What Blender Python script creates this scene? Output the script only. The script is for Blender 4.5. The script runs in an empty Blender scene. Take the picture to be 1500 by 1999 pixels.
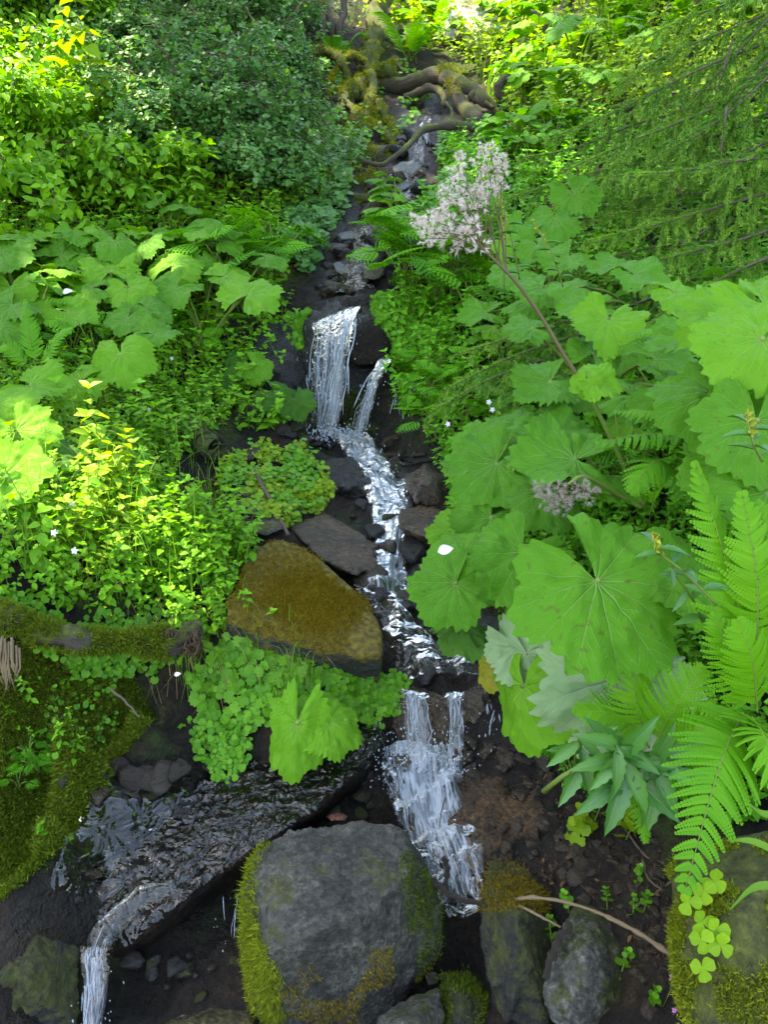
import bpy, bmesh, math, random
import numpy as np
from mathutils import Vector, Matrix

R = math.radians
SC = bpy.context.scene
COL = SC.collection
rng = np.random.default_rng(7)
random.seed(7)

# ------------------------------------------------------------------ camera
PITCH = R(-20.0)
CAM = np.array([0.0, 0.0, 1.5])
FPX = 1443.0                       # focal length in pixels of a 1500 x 1999 picture
cd = bpy.data.cameras.new("camera")
cd.sensor_fit = 'VERTICAL'
cd.angle_y = 2 * math.atan(999.5 / FPX)
cd.clip_start, cd.clip_end = 0.02, 300
cam = bpy.data.objects.new("camera", cd)
COL.objects.link(cam)
cam.location = CAM
cam.rotation_euler = (R(90) + PITCH, 0, 0)
SC.camera = cam

# ------------------------------------------------------------------ light
SUN_TO = np.array([-0.42, 0.10, 0.92]); SUN_TO /= np.linalg.norm(SUN_TO)
elev = math.asin(SUN_TO[2]); azim = math.atan2(SUN_TO[0], SUN_TO[1])
w = bpy.data.worlds.new("World"); SC.world = w; w.use_nodes = True
nt = w.node_tree; nt.nodes.clear()
sky = nt.nodes.new('ShaderNodeTexSky'); sky.sky_type = 'NISHITA'; sky.sun_disc = False
sky.sun_elevation = elev; sky.sun_rotation = azim
sky.air_density = 1.0; sky.dust_density = 1.2; sky.ozone_density = 1.0
bg = nt.nodes.new('ShaderNodeBackground'); bg.inputs['Strength'].default_value = 0.15
wo = nt.nodes.new('ShaderNodeOutputWorld')
nt.links.new(sky.outputs[0], bg.inputs[0]); nt.links.new(bg.outputs[0], wo.inputs[0])
sl = bpy.data.lights.new("sun", 'SUN'); sl.energy = 3.2; sl.angle = R(0.5); sl.color = (1.0, 0.93, 0.80)
so = bpy.data.objects.new("sun", sl); COL.objects.link(so)
so.rotation_euler = Vector(SUN_TO).to_track_quat('Z', 'Y').to_euler()
SC.view_settings.view_transform = 'Standard'; SC.view_settings.look = 'None'
SC.view_settings.gamma = 1.0; SC.view_settings.exposure = 2.98
SC.view_settings.use_white_balance = True      # shade is blue: the camera is set for open shade
SC.view_settings.white_balance_temperature = 8000
SC.view_settings.white_balance_tint = 6
SC.render.engine = 'CYCLES'
SC.cycles.max_bounces = 10; SC.cycles.diffuse_bounces = 4; SC.cycles.transmission_bounces = 5
SC.cycles.transparent_max_bounces = 24; SC.cycles.glossy_bounces = 3
SC.cycles.use_denoising = True
SC.cycles.caustics_reflective = False; SC.cycles.caustics_refractive = False

# ------------------------------------------------------------------ geometry helpers
FWD = np.array([0, math.cos(PITCH), math.sin(PITCH)])
UPV = np.array([0, -math.sin(PITCH), math.cos(PITCH)])
RGT = np.array([1.0, 0, 0])

def at(px, py, d):
    """the point seen at photo pixel (px, py), d metres ahead along the view axis"""
    return CAM + d * (FWD + (px - 750) / FPX * RGT + (999.5 - py) / FPX * UPV)

def to_px(P):
    q = np.asarray(P) - CAM
    d = q @ FWD
    dd = np.where(np.abs(d) < 1e-6, 1e-6, d)
    return 750 + FPX * (q @ RGT) / dd, 999.5 - FPX * (q @ UPV) / dd, d

def unit(v):
    v = np.asarray(v, float)
    return v / np.maximum(np.linalg.norm(v, axis=-1, keepdims=True), 1e-9)

def camvec(nx, ny, nz):
    """direction from right / up / towards-the-viewer components"""
    return unit(nx * RGT + ny * UPV - nz * FWD)

def _hash(ix, iy, iz, s):
    h = (ix * 374761393 + iy * 668265263 + iz * 2147483647 + s * 974634777) & 0xffffffff
    h = ((h ^ (h >> 13)) * 1274126177) & 0xffffffff
    h = ((h ^ (h >> 16)) * 2246822519) & 0xffffffff
    return ((h ^ (h >> 15)) & 0xffffff) / float(0xffffff)

def vnoise(P, s=0):
    P = np.asarray(P, float)
    i = np.floor(P).astype(np.int64); f = P - i; f = f * f * (3 - 2 * f)
    out = 0
    for dx in (0, 1):
        for dy in (0, 1):
            for dz in (0, 1):
                wgt = (f[..., 0] if dx else 1 - f[..., 0]) * (f[..., 1] if dy else 1 - f[..., 1]) * (f[..., 2] if dz else 1 - f[..., 2])
                out = out + wgt * _hash(i[..., 0] + dx, i[..., 1] + dy, i[..., 2] + dz, s)
    return out * 2 - 1

def fbm(P, s=0, oct=4, gain=0.5):
    P = np.asarray(P, float); a, o = 1.0, 0
    for k in range(oct):
        o = o + a * vnoise(P * (2.03 ** k) + 17.3 * k, s + k); a *= gain
    return o

def inpoly(px, py, poly):
    px = np.asarray(px, float); py = np.asarray(py, float)
    r = np.zeros(px.shape, bool)
    n = len(poly)
    for k in range(n):
        x1, y1 = poly[k]; x2, y2 = poly[(k + 1) % n]
        c = ((y1 > py) != (y2 > py)) & (px < (x2 - x1) * (py - y1) / ((y2 - y1) or 1e-9) + x1)
        r ^= c
    return r

class MB:
    """collects triangles and quads with a per-point vector 'lc' and one material slot per add"""
    def __init__(s):
        s.V, s.L, s.N, s.M, s.A, s.n = [], [], [], [], [], 0
    def add(s, V, F, lc=None, mat=0):
        V = np.asarray(V, float).reshape(-1, 3)
        if lc is None: lc = np.zeros_like(V)
        for f in F:
            f = np.asarray(f, np.int64)
            if f.size == 0: continue
            s.L.append((f + s.n).ravel()); s.N.append(np.full(len(f), f.shape[1])); s.M.append(np.full(len(f), mat))
        s.V.append(V); s.A.append(np.asarray(lc, float).reshape(-1, 3)); s.n += len(V)
        return s
    def scatter(s, T, Rm, P, S, rnd, mat=0):
        """copies of template T=(V,F,lc): Rm (n,3,3) columns x,y,z; P (n,3); S (n,) or (n,3); rnd (n,)"""
        V, F, lc = T
        n = len(P)
        if n == 0: return s
        S = np.asarray(S, float)
        if S.ndim == 1: S = np.repeat(S[:, None], 3, 1)
        W = np.einsum('nij,nkj->nki', Rm, V[None] * S[:, None, :]) + np.asarray(P)[:, None, :]
        A = np.repeat(lc[None], n, 0).copy(); A[:, :, 2] = np.asarray(rnd)[:, None]
        off = (np.arange(n) * len(V))[:, None, None]
        s.add(W.reshape(-1, 3), [(np.asarray(f)[None] + off).reshape(-1, np.asarray(f).shape[1]) for f in F], A.reshape(-1, 3), mat)
        return s
    def tube(s, pts, rad, sides=6, mat=0, rnd=0.5, cap=True):
        pts = np.asarray(pts, float); n = len(pts)
        rad = np.broadcast_to(np.asarray(rad, float), (n,))
        t = unit(np.gradient(pts, axis=0))
        a = np.array([0, 0, 1.0]) if abs(t[0][2]) < 0.9 else np.array([1.0, 0, 0])
        u = unit(a - t * (t @ a)[:, None]); v = np.cross(t, u)
        th = np.linspace(0, 2 * math.pi, sides, endpoint=False)
        V = pts[:, None, :] + rad[:, None, None] * (np.cos(th)[None, :, None] * u[:, None, :] + np.sin(th)[None, :, None] * v[:, None, :])
        i = np.arange(n - 1)[:, None] * sides; j = np.arange(sides)[None]; k = (j + 1) % sides
        F = np.stack([i + j, i + k, i + sides + k, i + sides + j], -1).reshape(-1, 4)
        lc = np.zeros((n, sides, 3)); lc[:, :, 0] = th[None] / 6.2832; lc[:, :, 1] = np.linspace(0, 1, n)[:, None]; lc[:, :, 2] = rnd
        Fs = [F]
        V = V.reshape(-1, 3); lc = lc.reshape(-1, 3)
        if cap:
            V = np.vstack([V, pts[0], pts[-1]]); lc = np.vstack([lc, [0, 0, rnd], [0, 1, rnd]])
            jj = np.arange(sides); kk = (jj + 1) % sides; b = (n - 1) * sides
            Fs.append(np.stack([np.full(sides, n * sides), kk, jj], -1)); Fs.append(np.stack([np.full(sides, n * sides + 1), b + jj, b + kk], -1))
        return s.add(V, Fs, lc, mat)
    def arrays(s):
        return np.vstack(s.V), np.vstack(s.A)
    def mesh(s, name, mats, smooth=True, origin=None):
        me = bpy.data.meshes.new(name)
        V = np.vstack(s.V)
        if origin is not None: V = V - np.asarray(origin)
        L = np.concatenate(s.L); N = np.concatenate(s.N); M = np.concatenate(s.M)
        me.vertices.add(len(V)); me.vertices.foreach_set('co', V.astype(np.float32).ravel())
        me.loops.add(len(L)); me.loops.foreach_set('vertex_index', L.astype(np.int32))
        me.polygons.add(len(N))
        me.polygons.foreach_set('loop_start', np.concatenate([[0], np.cumsum(N)[:-1]]).astype(np.int32))
        me.polygons.foreach_set('loop_total', N.astype(np.int32))
        me.polygons.foreach_set('material_index', M.astype(np.int32))
        me.polygons.foreach_set('use_smooth', np.full(len(N), smooth))
        at_ = me.attributes.new('lc', 'FLOAT_VECTOR', 'POINT')
        at_.data.foreach_set('vector', np.vstack(s.A).astype(np.float32).ravel())
        for m in (mats if isinstance(mats, (list, tuple)) else [mats]): me.materials.append(m)
        me.update(calc_edges=True); me.validate()
        return me

def tag(o, label=None, cat=None, group=None, kind=None):
    if label: o['label'] = label
    if cat: o['category'] = cat
    if group: o['group'] = group
    if kind: o['kind'] = kind
    return o

def link(name, me, parent=None, loc=(0, 0, 0)):
    o = bpy.data.objects.new(name, me); COL.objects.link(o); o.location = loc
    if parent is not None: o.parent = parent
    return o

def thing(name, label, cat, loc=(0, 0, 0), group=None):
    o = bpy.data.objects.new(name, None); COL.objects.link(o); o.location = loc; o.empty_display_size = 0.05
    return tag(o, label, cat, group)

def dup(root, loc, rotz=0, sc=1.0, label=None, group=None, tilt=(0, 0)):
    r = root.copy(); COL.objects.link(r); r.location = loc; r.rotation_euler = (tilt[0], tilt[1], rotz); r.scale = (sc, sc, sc)
    if label: r['label'] = label
    if group: r['group'] = group
    for ch in list(root.children):
        c = ch.copy(); COL.objects.link(c); c.parent = r
        for g in ch.children:
            q = g.copy(); COL.objects.link(q); q.parent = c
    return r

def spline(pts, n=24):
    """Catmull-Rom through pts"""
    P = np.asarray(pts, float); P = np.vstack([2 * P[0] - P[1], P, 2 * P[-1] - P[-2]])
    out = []
    m = len(P) - 3
    for t in np.linspace(0, m - 1e-6, n):
        k = int(t); u = t - k
        a, b, c, d = P[k:k + 4]
        out.append(0.5 * (2 * b + (c - a) * u + (2 * a - 5 * b + 4 * c - d) * u * u + (3 * b - a - 3 * c + d) * u ** 3))
    return np.array(out)

def frames(tip, nor):
    """rotation matrices with y along tip and z as near nor as possible"""
    y = unit(tip); x = unit(np.cross(y, nor)); z = np.cross(x, y)
    return np.stack([x, y, z], -1)

# ------------------------------------------------------------------ materials
def nodes(name):
    m = bpy.data.materials.new(name); m.use_nodes = True
    t = m.node_tree; t.nodes.clear()
    return m, t, (lambda k: t.nodes.new('ShaderNode' + k)), t.links.new

def ramp(n, stops):
    e = n.color_ramp.elements
    while len(e) < len(stops): e.new(0.5)
    for q, (p, c) in zip(e, stops):
        q.position = p; q.color = (*c, 1) if len(c) == 3 else c
    return n

def leaf_mat(name, c0, c1, trans=0.4, rough=0.42, veins=None, vcol=(0.35, 0.5, 0.2), tboost=(1.5, 1.35, 0.5), spots=0.0, bump=0.25, spec=0.18):
    m, t, N, L = nodes(name)
    a = N('Attribute'); a.attribute_name = 'lc'
    s = N('SeparateXYZ'); L(a.outputs['Vector'], s.inputs[0])
    geo = N('NewGeometry')
    oi = N('ObjectInfo')
    no = N('TexNoise'); no.inputs['Scale'].default_value = 3.0; no.inputs['Detail'].default_value = 2
    tc = N('TexCoord'); L(tc.outputs['Object'], no.inputs['Vector'])
    ad = N('Math'); ad.operation = 'MULTIPLY_ADD'; L(no.outputs['Fac'], ad.inputs[0]); ad.inputs[1].default_value = 0.5; L(s.outputs[2], ad.inputs[2])
    ad2 = N('Math'); ad2.operation = 'MULTIPLY_ADD'; L(oi.outputs['Random'], ad2.inputs[0]); ad2.inputs[1].default_value = 0.3; L(ad.outputs[0], ad2.inputs[2])
    sb = N('Math'); sb.operation = 'SUBTRACT'; L(ad2.outputs[0], sb.inputs[0]); sb.inputs[1].default_value = 0.4
    mx = N('Mix'); mx.data_type = 'RGBA'; mx.clamp_factor = True
    L(sb.outputs[0], mx.inputs[0]); mx.inputs[6].default_value = (*c0, 1); mx.inputs[7].default_value = (*c1, 1)
    col = mx.outputs[2]
    bmp = N('Bump'); bmp.inputs['Strength'].default_value = bump; bmp.inputs['Distance'].default_value = 0.004
    if veins == 'palm':
        # lc.x = angle from the tip, lc.y = radius share; main veins every 0.42 rad, side veins off them
        def mth(op, x, y=None, z=None):
            q = N('Math'); q.operation = op
            for i, v in enumerate((x, y, z)):
                if v is None: continue
                if isinstance(v, (int, float)): q.inputs[i].default_value = v
                else: L(v, q.inputs[i])
            return q.outputs[0]
        st = 0.46
        q = mth('DIVIDE', s.outputs[0], st)
        fr = mth('SUBTRACT', q, mth('ROUND', q))
        da = mth('ABSOLUTE', mth('MULTIPLY', fr, st))
        dist = mth('MULTIPLY', da, s.outputs[1])
        wv = mth('MULTIPLY_ADD', mth('SUBTRACT', 1.0, s.outputs[1]), 0.013, 0.003)
        v1 = mth('SUBTRACT', 1.0, mth('DIVIDE', dist, wv)); v1 = mth('MAXIMUM', v1, 0.0)
        nz = N('TexNoise'); nz.inputs['Scale'].default_value = 14; L(tc.outputs['Object'], nz.inputs['Vector'])
        ph = mth('ADD', mth('SUBTRACT', mth('MULTIPLY', s.outputs[1], 7.0), mth('MULTIPLY', dist, 11.0)), mth('MULTIPLY', nz.outputs['Fac'], 0.7))
        f2 = mth('ABSOLUTE', mth('SUBTRACT', mth('FRACT', ph), 0.5))
        v2 = mth('MAXIMUM', mth('SUBTRACT', 1.0, mth('DIVIDE', f2, 0.075)), 0.0)
        v2 = mth('MULTIPLY', v2, 0.55)
        vo = N('TexVoronoi'); vo.feature = 'DISTANCE_TO_EDGE'; vo.inputs['Scale'].default_value = 70; L(tc.outputs['Object'], vo.inputs['Vector'])
        v3 = mth('MULTIPLY', mth('MAXIMUM', mth('SUBTRACT', 1.0, mth('DIVIDE', vo.outputs['Distance'], 0.1)), 0.0), 0.14)
        vv = mth('MINIMUM', mth('MAXIMUM', v1, mth('MAXIMUM', v2, v3)), 1.0)
        mv = N('Mix'); mv.data_type = 'RGBA'; L(mth('MULTIPLY', vv, 0.62), mv.inputs[0]); L(col, mv.inputs[6]); mv.inputs[7].default_value = (*vcol, 1)
        col = mv.outputs[2]
        L(mth('SUBTRACT', 1.0, vv), bmp.inputs['Height'])
        bmp.inputs['Distance'].default_value = 0.012
    elif veins == 'mid':
        def mth(op, x, y):
            q = N('Math'); q.operation = op
            for i, v in enumerate((x, y)):
                if isinstance(v, (int, float)): q.inputs[i].default_value = v
                else: L(v, q.inputs[i])
            return q.outputs[0]
        ax = mth('ABSOLUTE', s.outputs[0], 0)
        v1 = mth('MAXIMUM', mth('SUBTRACT', 1.0, mth('DIVIDE', ax, 0.10)), 0.0)
        ph = mth('SUBTRACT', mth('MULTIPLY', s.outputs[1], 8.0), mth('MULTIPLY', ax, 2.2))
        f2 = mth('ABSOLUTE', mth('SUBTRACT', mth('FRACT', ph, 0), 0.5), 0)
        v2 = mth('MULTIPLY', mth('MAXIMUM', mth('SUBTRACT', 1.0, mth('DIVIDE', f2, 0.12)), 0.0), 0.4)
        vv = mth('MAXIMUM', v1, v2)
        mv = N('Mix'); mv.data_type = 'RGBA'; L(mth('MULTIPLY', vv, 0.5), mv.inputs[0]); L(col, mv.inputs[6]); mv.inputs[7].default_value = (*vcol, 1)
        col = mv.outputs[2]
        L(mth('SUBTRACT', 1.0, vv), bmp.inputs['Height'])
    else:
        nb = N('TexNoise'); nb.inputs['Scale'].default_value = 60; L(tc.outputs['Object'], nb.inputs['Vector']); L(nb.outputs['Fac'], bmp.inputs['Height'])
    if spots:
        ns = N('TexNoise'); ns.inputs['Scale'].default_value = 11; ns.inputs['Detail'].default_value = 3; L(tc.outputs['Object'], ns.inputs['Vector'])
        rs = ramp(N('ValToRGB'), [(0.62, (0, 0, 0)), (0.70, (spots,) * 3)]); L(ns.outputs['Fac'], rs.inputs[0])
        ms = N('Mix'); ms.data_type = 'RGBA'; L(rs.outputs[0], ms.inputs[0]); L(col, ms.inputs[6]); ms.inputs[7].default_value = (0.10, 0.07, 0.02, 1)
        col = ms.outputs[2]
    p = N('BsdfPrincipled'); L(col, p.inputs['Base Color']); p.inputs['Roughness'].default_value = rough
    p.inputs['Specular IOR Level'].default_value = spec
    L(bmp.outputs[0], p.inputs['Normal'])
    tb = N('Mix'); tb.data_type = 'RGBA'; tb.blend_type = 'MULTIPLY'; tb.inputs[0].default_value = 1; L(col, tb.inputs[6]); tb.inputs[7].default_value = (*tboost, 1)
    tr = N('BsdfTranslucent'); L(tb.outputs[2], tr.inputs[0])
    ms = N('MixShader'); ms.inputs[0].default_value = trans; L(p.outputs[0], ms.inputs[1]); L(tr.outputs[0], ms.inputs[2])
    if spots and veins == 'palm':
        nh = N('TexNoise'); nh.inputs['Scale'].default_value = 9; nh.inputs['Detail'].default_value = 2; L(tc.outputs['Object'], nh.inputs['Vector'])
        rh = ramp(N('ValToRGB'), [(0.735, (0, 0, 0)), (0.74, (1, 1, 1))]); L(nh.outputs['Fac'], rh.inputs[0])
        th_ = N('BsdfTransparent'); mh = N('MixShader'); L(rh.outputs[0], mh.inputs[0]); L(ms.outputs[0], mh.inputs[1]); L(th_.outputs[0], mh.inputs[2]); ms = mh
    o = N('OutputMaterial'); L(ms.outputs[0], o.inputs[0])
    return m

def rock_mat(name, c0, c1, rough=0.75, moss=None, mossamt=0.0, wetlow=None, scale=6.0, bump=0.6, spec=0.5, lichen=0.0, mossup=0.5, speck=0.0, coat=0.0):
    m, t, N, L = nodes(name)
    tc = N('TexCoord'); geo = N('NewGeometry')
    n1 = N('TexNoise'); n1.inputs['Scale'].default_value = scale; n1.inputs['Detail'].default_value = 8; n1.inputs['Roughness'].default_value = 0.62
    n2 = N('TexNoise'); n2.inputs['Scale'].default_value = scale * 9; n2.inputs['Detail'].default_value = 6; n2.inputs['Roughness'].default_value = 0.7
    vo = N('TexVoronoi'); vo.inputs['Scale'].default_value = scale * 11
    for q in (n1, n2, vo): L(tc.outputs['Object'], q.inputs['Vector'])
    r1 = ramp(N('ValToRGB'), [(0.32, c0), (0.68, c1)]); L(n1.outputs['Fac'], r1.inputs[0])
    r2 = ramp(N('ValToRGB'), [(0.34, (0.12,) * 3), (0.5, (0.8,) * 3), (0.64, (1.9,) * 3)]); L(n2.outputs['Fac'], r2.inputs[0])
    mu = N('Mix'); mu.data_type = 'RGBA'; mu.blend_type = 'MULTIPLY'; mu.inputs[0].default_value = 0.8; L(r1.outputs[0], mu.inputs[6]); L(r2.outputs[0], mu.inputs[7])
    col = mu.outputs[2]
    # pits
    rp = ramp(N('ValToRGB'), [(0.05, (0.45,) * 3), (0.22, (1, 1, 1))]); L(vo.outputs['Distance'], rp.inputs[0])
    mp = N('Mix'); mp.data_type = 'RGBA'; mp.blend_type = 'MULTIPLY'; mp.inputs[0].default_value = 0.5; L(col, mp.inputs[6]); L(rp.outputs[0], mp.inputs[7]); col = mp.outputs[2]
    if lichen:
        nl = N('TexNoise'); nl.inputs['Scale'].default_value = scale * 2.2; nl.inputs['Detail'].default_value = 8; nl.inputs['Roughness'].default_value = 0.75; L(tc.outputs['Object'], nl.inputs['Vector'])
        rl = ramp(N('ValToRGB'), [(0.58, (0, 0, 0)), (0.66, (lichen,) * 3)]); L(nl.outputs['Fac'], rl.inputs[0])
        ml = N('Mix'); ml.data_type = 'RGBA'; L(rl.outputs[0], ml.inputs[0]); L(col, ml.inputs[6]); ml.inputs[7].default_value = (0.5, 0.5, 0.46, 1); col = ml.outputs[2]
    rgh = None
    if moss:
        nm = N('TexNoise'); nm.inputs['Scale'].default_value = scale * 0.9; nm.inputs['Detail'].default_value = 9; nm.inputs['Roughness'].default_value = 0.68; L(tc.outputs['Object'], nm.inputs['Vector'])
        sx = N('SeparateXYZ'); L(geo.outputs['Normal'], sx.inputs[0])
        up = N('Math'); up.operation = 'MULTIPLY_ADD'; L(sx.outputs[2], up.inputs[0]); up.inputs[1].default_value = mossup * 0.3; L(nm.outputs['Fac'], up.inputs[2])
        th = 0.72 - 0.42 * mossamt
        rm = ramp(N('ValToRGB'), [(max(th - 0.05, 0.0), (0, 0, 0)), (th + 0.05, (1, 1, 1))]); L(up.outputs[0], rm.inputs[0])
        nc = N('TexNoise'); nc.inputs['Scale'].default_value = 45; nc.inputs['Detail'].default_value = 5; L(tc.outputs['Object'], nc.inputs['Vector'])
        rc = ramp(N('ValToRGB'), [(0.3, tuple(x * 0.35 for x in moss)), (0.55, moss), (0.75, tuple(min(1, x * 1.6) for x in moss))]); L(nc.outputs['Fac'], rc.inputs[0])
        mm = N('Mix'); mm.data_type = 'RGBA'; L(rm.outputs[0], mm.inputs[0]); L(col, mm.inputs[6]); L(rc.outputs[0], mm.inputs[7]); col = mm.outputs[2]
        rg = N('Mix'); rg.data_type = 'FLOAT'; L(rm.outputs[0], rg.inputs[0]); rg.inputs[2].default_value = rough; rg.inputs[3].default_value = 0.95; rgh = rg.outputs[0]
    p = N('BsdfPrincipled'); L(col, p.inputs['Base Color'])
    if rgh: L(rgh, p.inputs['Roughness'])
    else:
        rr = N('MapRange'); L(n2.outputs['Fac'], rr.inputs[0]); rr.inputs[3].default_value = max(rough - 0.15, 0.03); rr.inputs[4].default_value = min(rough + 0.15, 1); L(rr.outputs[0], p.inputs['Roughness'])
    p.inputs['Specular IOR Level'].default_value = spec
    if coat:
        p.inputs['Coat Weight'].default_value = coat; p.inputs['Coat Roughness'].default_value = 0.12
    b1 = N('Bump'); b1.inputs['Strength'].default_value = bump; b1.inputs['Distance'].default_value = 0.05; L(n1.outputs['Fac'], b1.inputs['Height'])
    b2 = N('Bump'); b2.inputs['Strength'].default_value = bump; b2.inputs['Distance'].default_value = 0.03; L(n2.outputs['Fac'], b2.inputs['Height']); L(b1.outputs[0], b2.inputs['Normal'])
    b3 = N('Bump'); b3.inputs['Strength'].default_value = bump * 0.7; b3.inputs['Distance'].default_value = 0.008; L(rp.outputs[0], b3.inputs['Height']); L(b2.outputs[0], b3.inputs['Normal'])
    L(b3.outputs[0], p.inputs['Normal'])
    o = N('OutputMaterial'); L(p.outputs[0], o.inputs[0])
    return m

def plain_mat(name, c0, c1, rough=0.7, scale=20, stretch=(1, 1, 1), bump=0.4, trans=0.0, use_lc=False, moss=None, mossamt=0.5):
    m, t, N, L = nodes(name)
    tc = N('TexCoord'); mp = N('Mapping'); mp.inputs['Scale'].default_value = stretch
    if use_lc:
        a = N('Attribute'); a.attribute_name = 'lc'; L(a.outputs['Vector'], mp.inputs[0])
    else: L(tc.outputs['Object'], mp.inputs[0])
    n = N('TexNoise'); n.inputs['Scale'].default_value = scale; n.inputs['Detail'].default_value = 6; n.inputs['Roughness'].default_value = 0.65; L(mp.outputs[0], n.inputs['Vector'])
    r = ramp(N('ValToRGB'), [(0.35, c0), (0.65, c1)]); L(n.outputs['Fac'], r.inputs[0])
    col = r.outputs[0]
    if moss:
        geo = N('NewGeometry'); sx = N('SeparateXYZ'); L(geo.outputs['Normal'], sx.inputs[0])
        nm = N('TexNoise'); nm.inputs['Scale'].default_value = 5; nm.inputs['Detail'].default_value = 7; L(tc.outputs['Object'], nm.inputs['Vector'])
        up = N('Math'); up.operation = 'MULTIPLY_ADD'; L(sx.outputs[2], up.inputs[0]); up.inputs[1].default_value = 0.18; L(nm.outputs['Fac'], up.inputs[2])
        th = 0.85 - 0.5 * mossamt
        rm = ramp(N('ValToRGB'), [(th - 0.04, (0, 0, 0)), (th + 0.04, (1, 1, 1))]); L(up.outputs[0], rm.inputs[0])
        n3 = N('TexNoise'); n3.inputs['Scale'].default_value = 60; L(tc.outputs['Object'], n3.inputs['Vector'])
        rc = ramp(N('ValToRGB'), [(0.3, tuple(x * 0.4 for x in moss)), (0.7, moss)]); L(n3.outputs['Fac'], rc.inputs[0])
        mm = N('Mix'); mm.data_type = 'RGBA'; L(rm.outputs[0], mm.inputs[0]); L(col, mm.inputs[6]); L(rc.outputs[0], mm.inputs[7]); col = mm.outputs[2]
    p = N('BsdfPrincipled'); L(col, p.inputs['Base Color']); p.inputs['Roughness'].default_value = rough
    b = N('Bump'); b.inputs['Strength'].default_value = bump; b.inputs['Distance'].default_value = 0.03; L(n.outputs['Fac'], b.inputs['Height']); L(b.outputs[0], p.inputs['Normal'])
    o = N('OutputMaterial')
    if trans:
        tr = N('BsdfTranslucent'); L(col, tr.inputs[0]); ms = N('MixShader'); ms.inputs[0].default_value = trans
        L(p.outputs[0], ms.inputs[1]); L(tr.outputs[0], ms.inputs[2]); L(ms.outputs[0], o.inputs[0])
    else: L(p.outputs[0], o.inputs[0])
    return m

def water_mat(name, foam=0.5, scale=(30, 4, 1), film=0.75, bump=0.5, bscale=18, tint=(0.62, 0.68, 0.78), rough=0.05, refl=1.6):
    """clear film (fresnel gloss over a see-through layer) with white aerated streaks along lc.y (the flow)"""
    m, t, N, L = nodes(name)
    a = N('Attribute'); a.attribute_name = 'lc'
    tc = N('TexCoord')
    mp = N('Mapping'); mp.inputs['Scale'].default_value = scale; L(a.outputs['Vector'], mp.inputs[0])
    n = N('TexNoise'); n.inputs['Scale'].default_value = 1.0; n.inputs['Detail'].default_value = 5; n.inputs['Roughness'].default_value = 0.7; n.inputs['Distortion'].default_value = 0.6; L(mp.outputs[0], n.inputs['Vector'])
    s = N('SeparateXYZ'); L(a.outputs['Vector'], s.inputs[0])
    ad = N('Math'); ad.operation = 'MULTIPLY_ADD'; L(s.outputs[2], ad.inputs[0]); ad.inputs[1].default_value = 0.5; L(n.outputs['Fac'], ad.inputs[2])
    th = 1.0 - 0.5 * foam
    r = ramp(N('ValToRGB'), [(max(0, th - 0.10), (0, 0, 0)), (min(1, th + 0.14), (1, 1, 1))]); L(ad.outputs[0], r.inputs[0])
    nb = N('TexNoise'); nb.inputs['Scale'].default_value = bscale; nb.inputs['Detail'].default_value = 2; nb.inputs['Roughness'].default_value = 0.6; nb.inputs['Distortion'].default_value = 0.8; L(tc.outputs['Object'], nb.inputs['Vector'])
    b = N('Bump'); b.inputs['Strength'].default_value = bump; b.inputs['Distance'].default_value = 0.05; L(nb.outputs['Fac'], b.inputs['Height'])
    g = N('BsdfGlossy'); g.inputs['Color'].default_value = (1, 1, 1, 1); g.inputs['Roughness'].default_value = rough; L(b.outputs[0], g.inputs['Normal'])
    tr = N('BsdfTransparent'); tr.inputs[0].default_value = (0.86, 0.84, 0.80, 1)
    fr = N('Fresnel'); fr.inputs[0].default_value = 1.33; L(b.outputs[0], fr.inputs['Normal'])
    fm = N('Math'); fm.operation = 'MULTIPLY_ADD'; fm.use_clamp = True; L(fr.outputs[0], fm.inputs[0]); fm.inputs[1].default_value = refl; fm.inputs[2].default_value = 0.02
    m1 = N('MixShader'); L(fm.outputs[0], m1.inputs[0]); L(tr.outputs[0], m1.inputs[1]); L(g.outputs[0], m1.inputs[2])
    p = N('BsdfPrincipled'); p.inputs['Base Color'].default_value = (*tint, 1); p.inputs['Roughness'].default_value = 0.25; L(b.outputs[0], p.inputs['Normal'])
    tl = N('BsdfTranslucent'); tl.inputs[0].default_value = (*tint, 1)
    mw = N('MixShader'); mw.inputs[0].default_value = 0.45; L(p.outputs[0], mw.inputs[1]); L(tl.outputs[0], mw.inputs[2])
    fo = N('Math'); fo.operation = 'MULTIPLY'; L(r.outputs[0], fo.inputs[0]); fo.inputs[1].default_value = film
    m2 = N('MixShader'); L(fo.outputs[0], m2.inputs[0]); L(m1.outputs[0], m2.inputs[1]); L(mw.outputs[0], m2.inputs[2])
    o = N('OutputMaterial'); L(m2.outputs[0], o.inputs[0])
    return m

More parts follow.
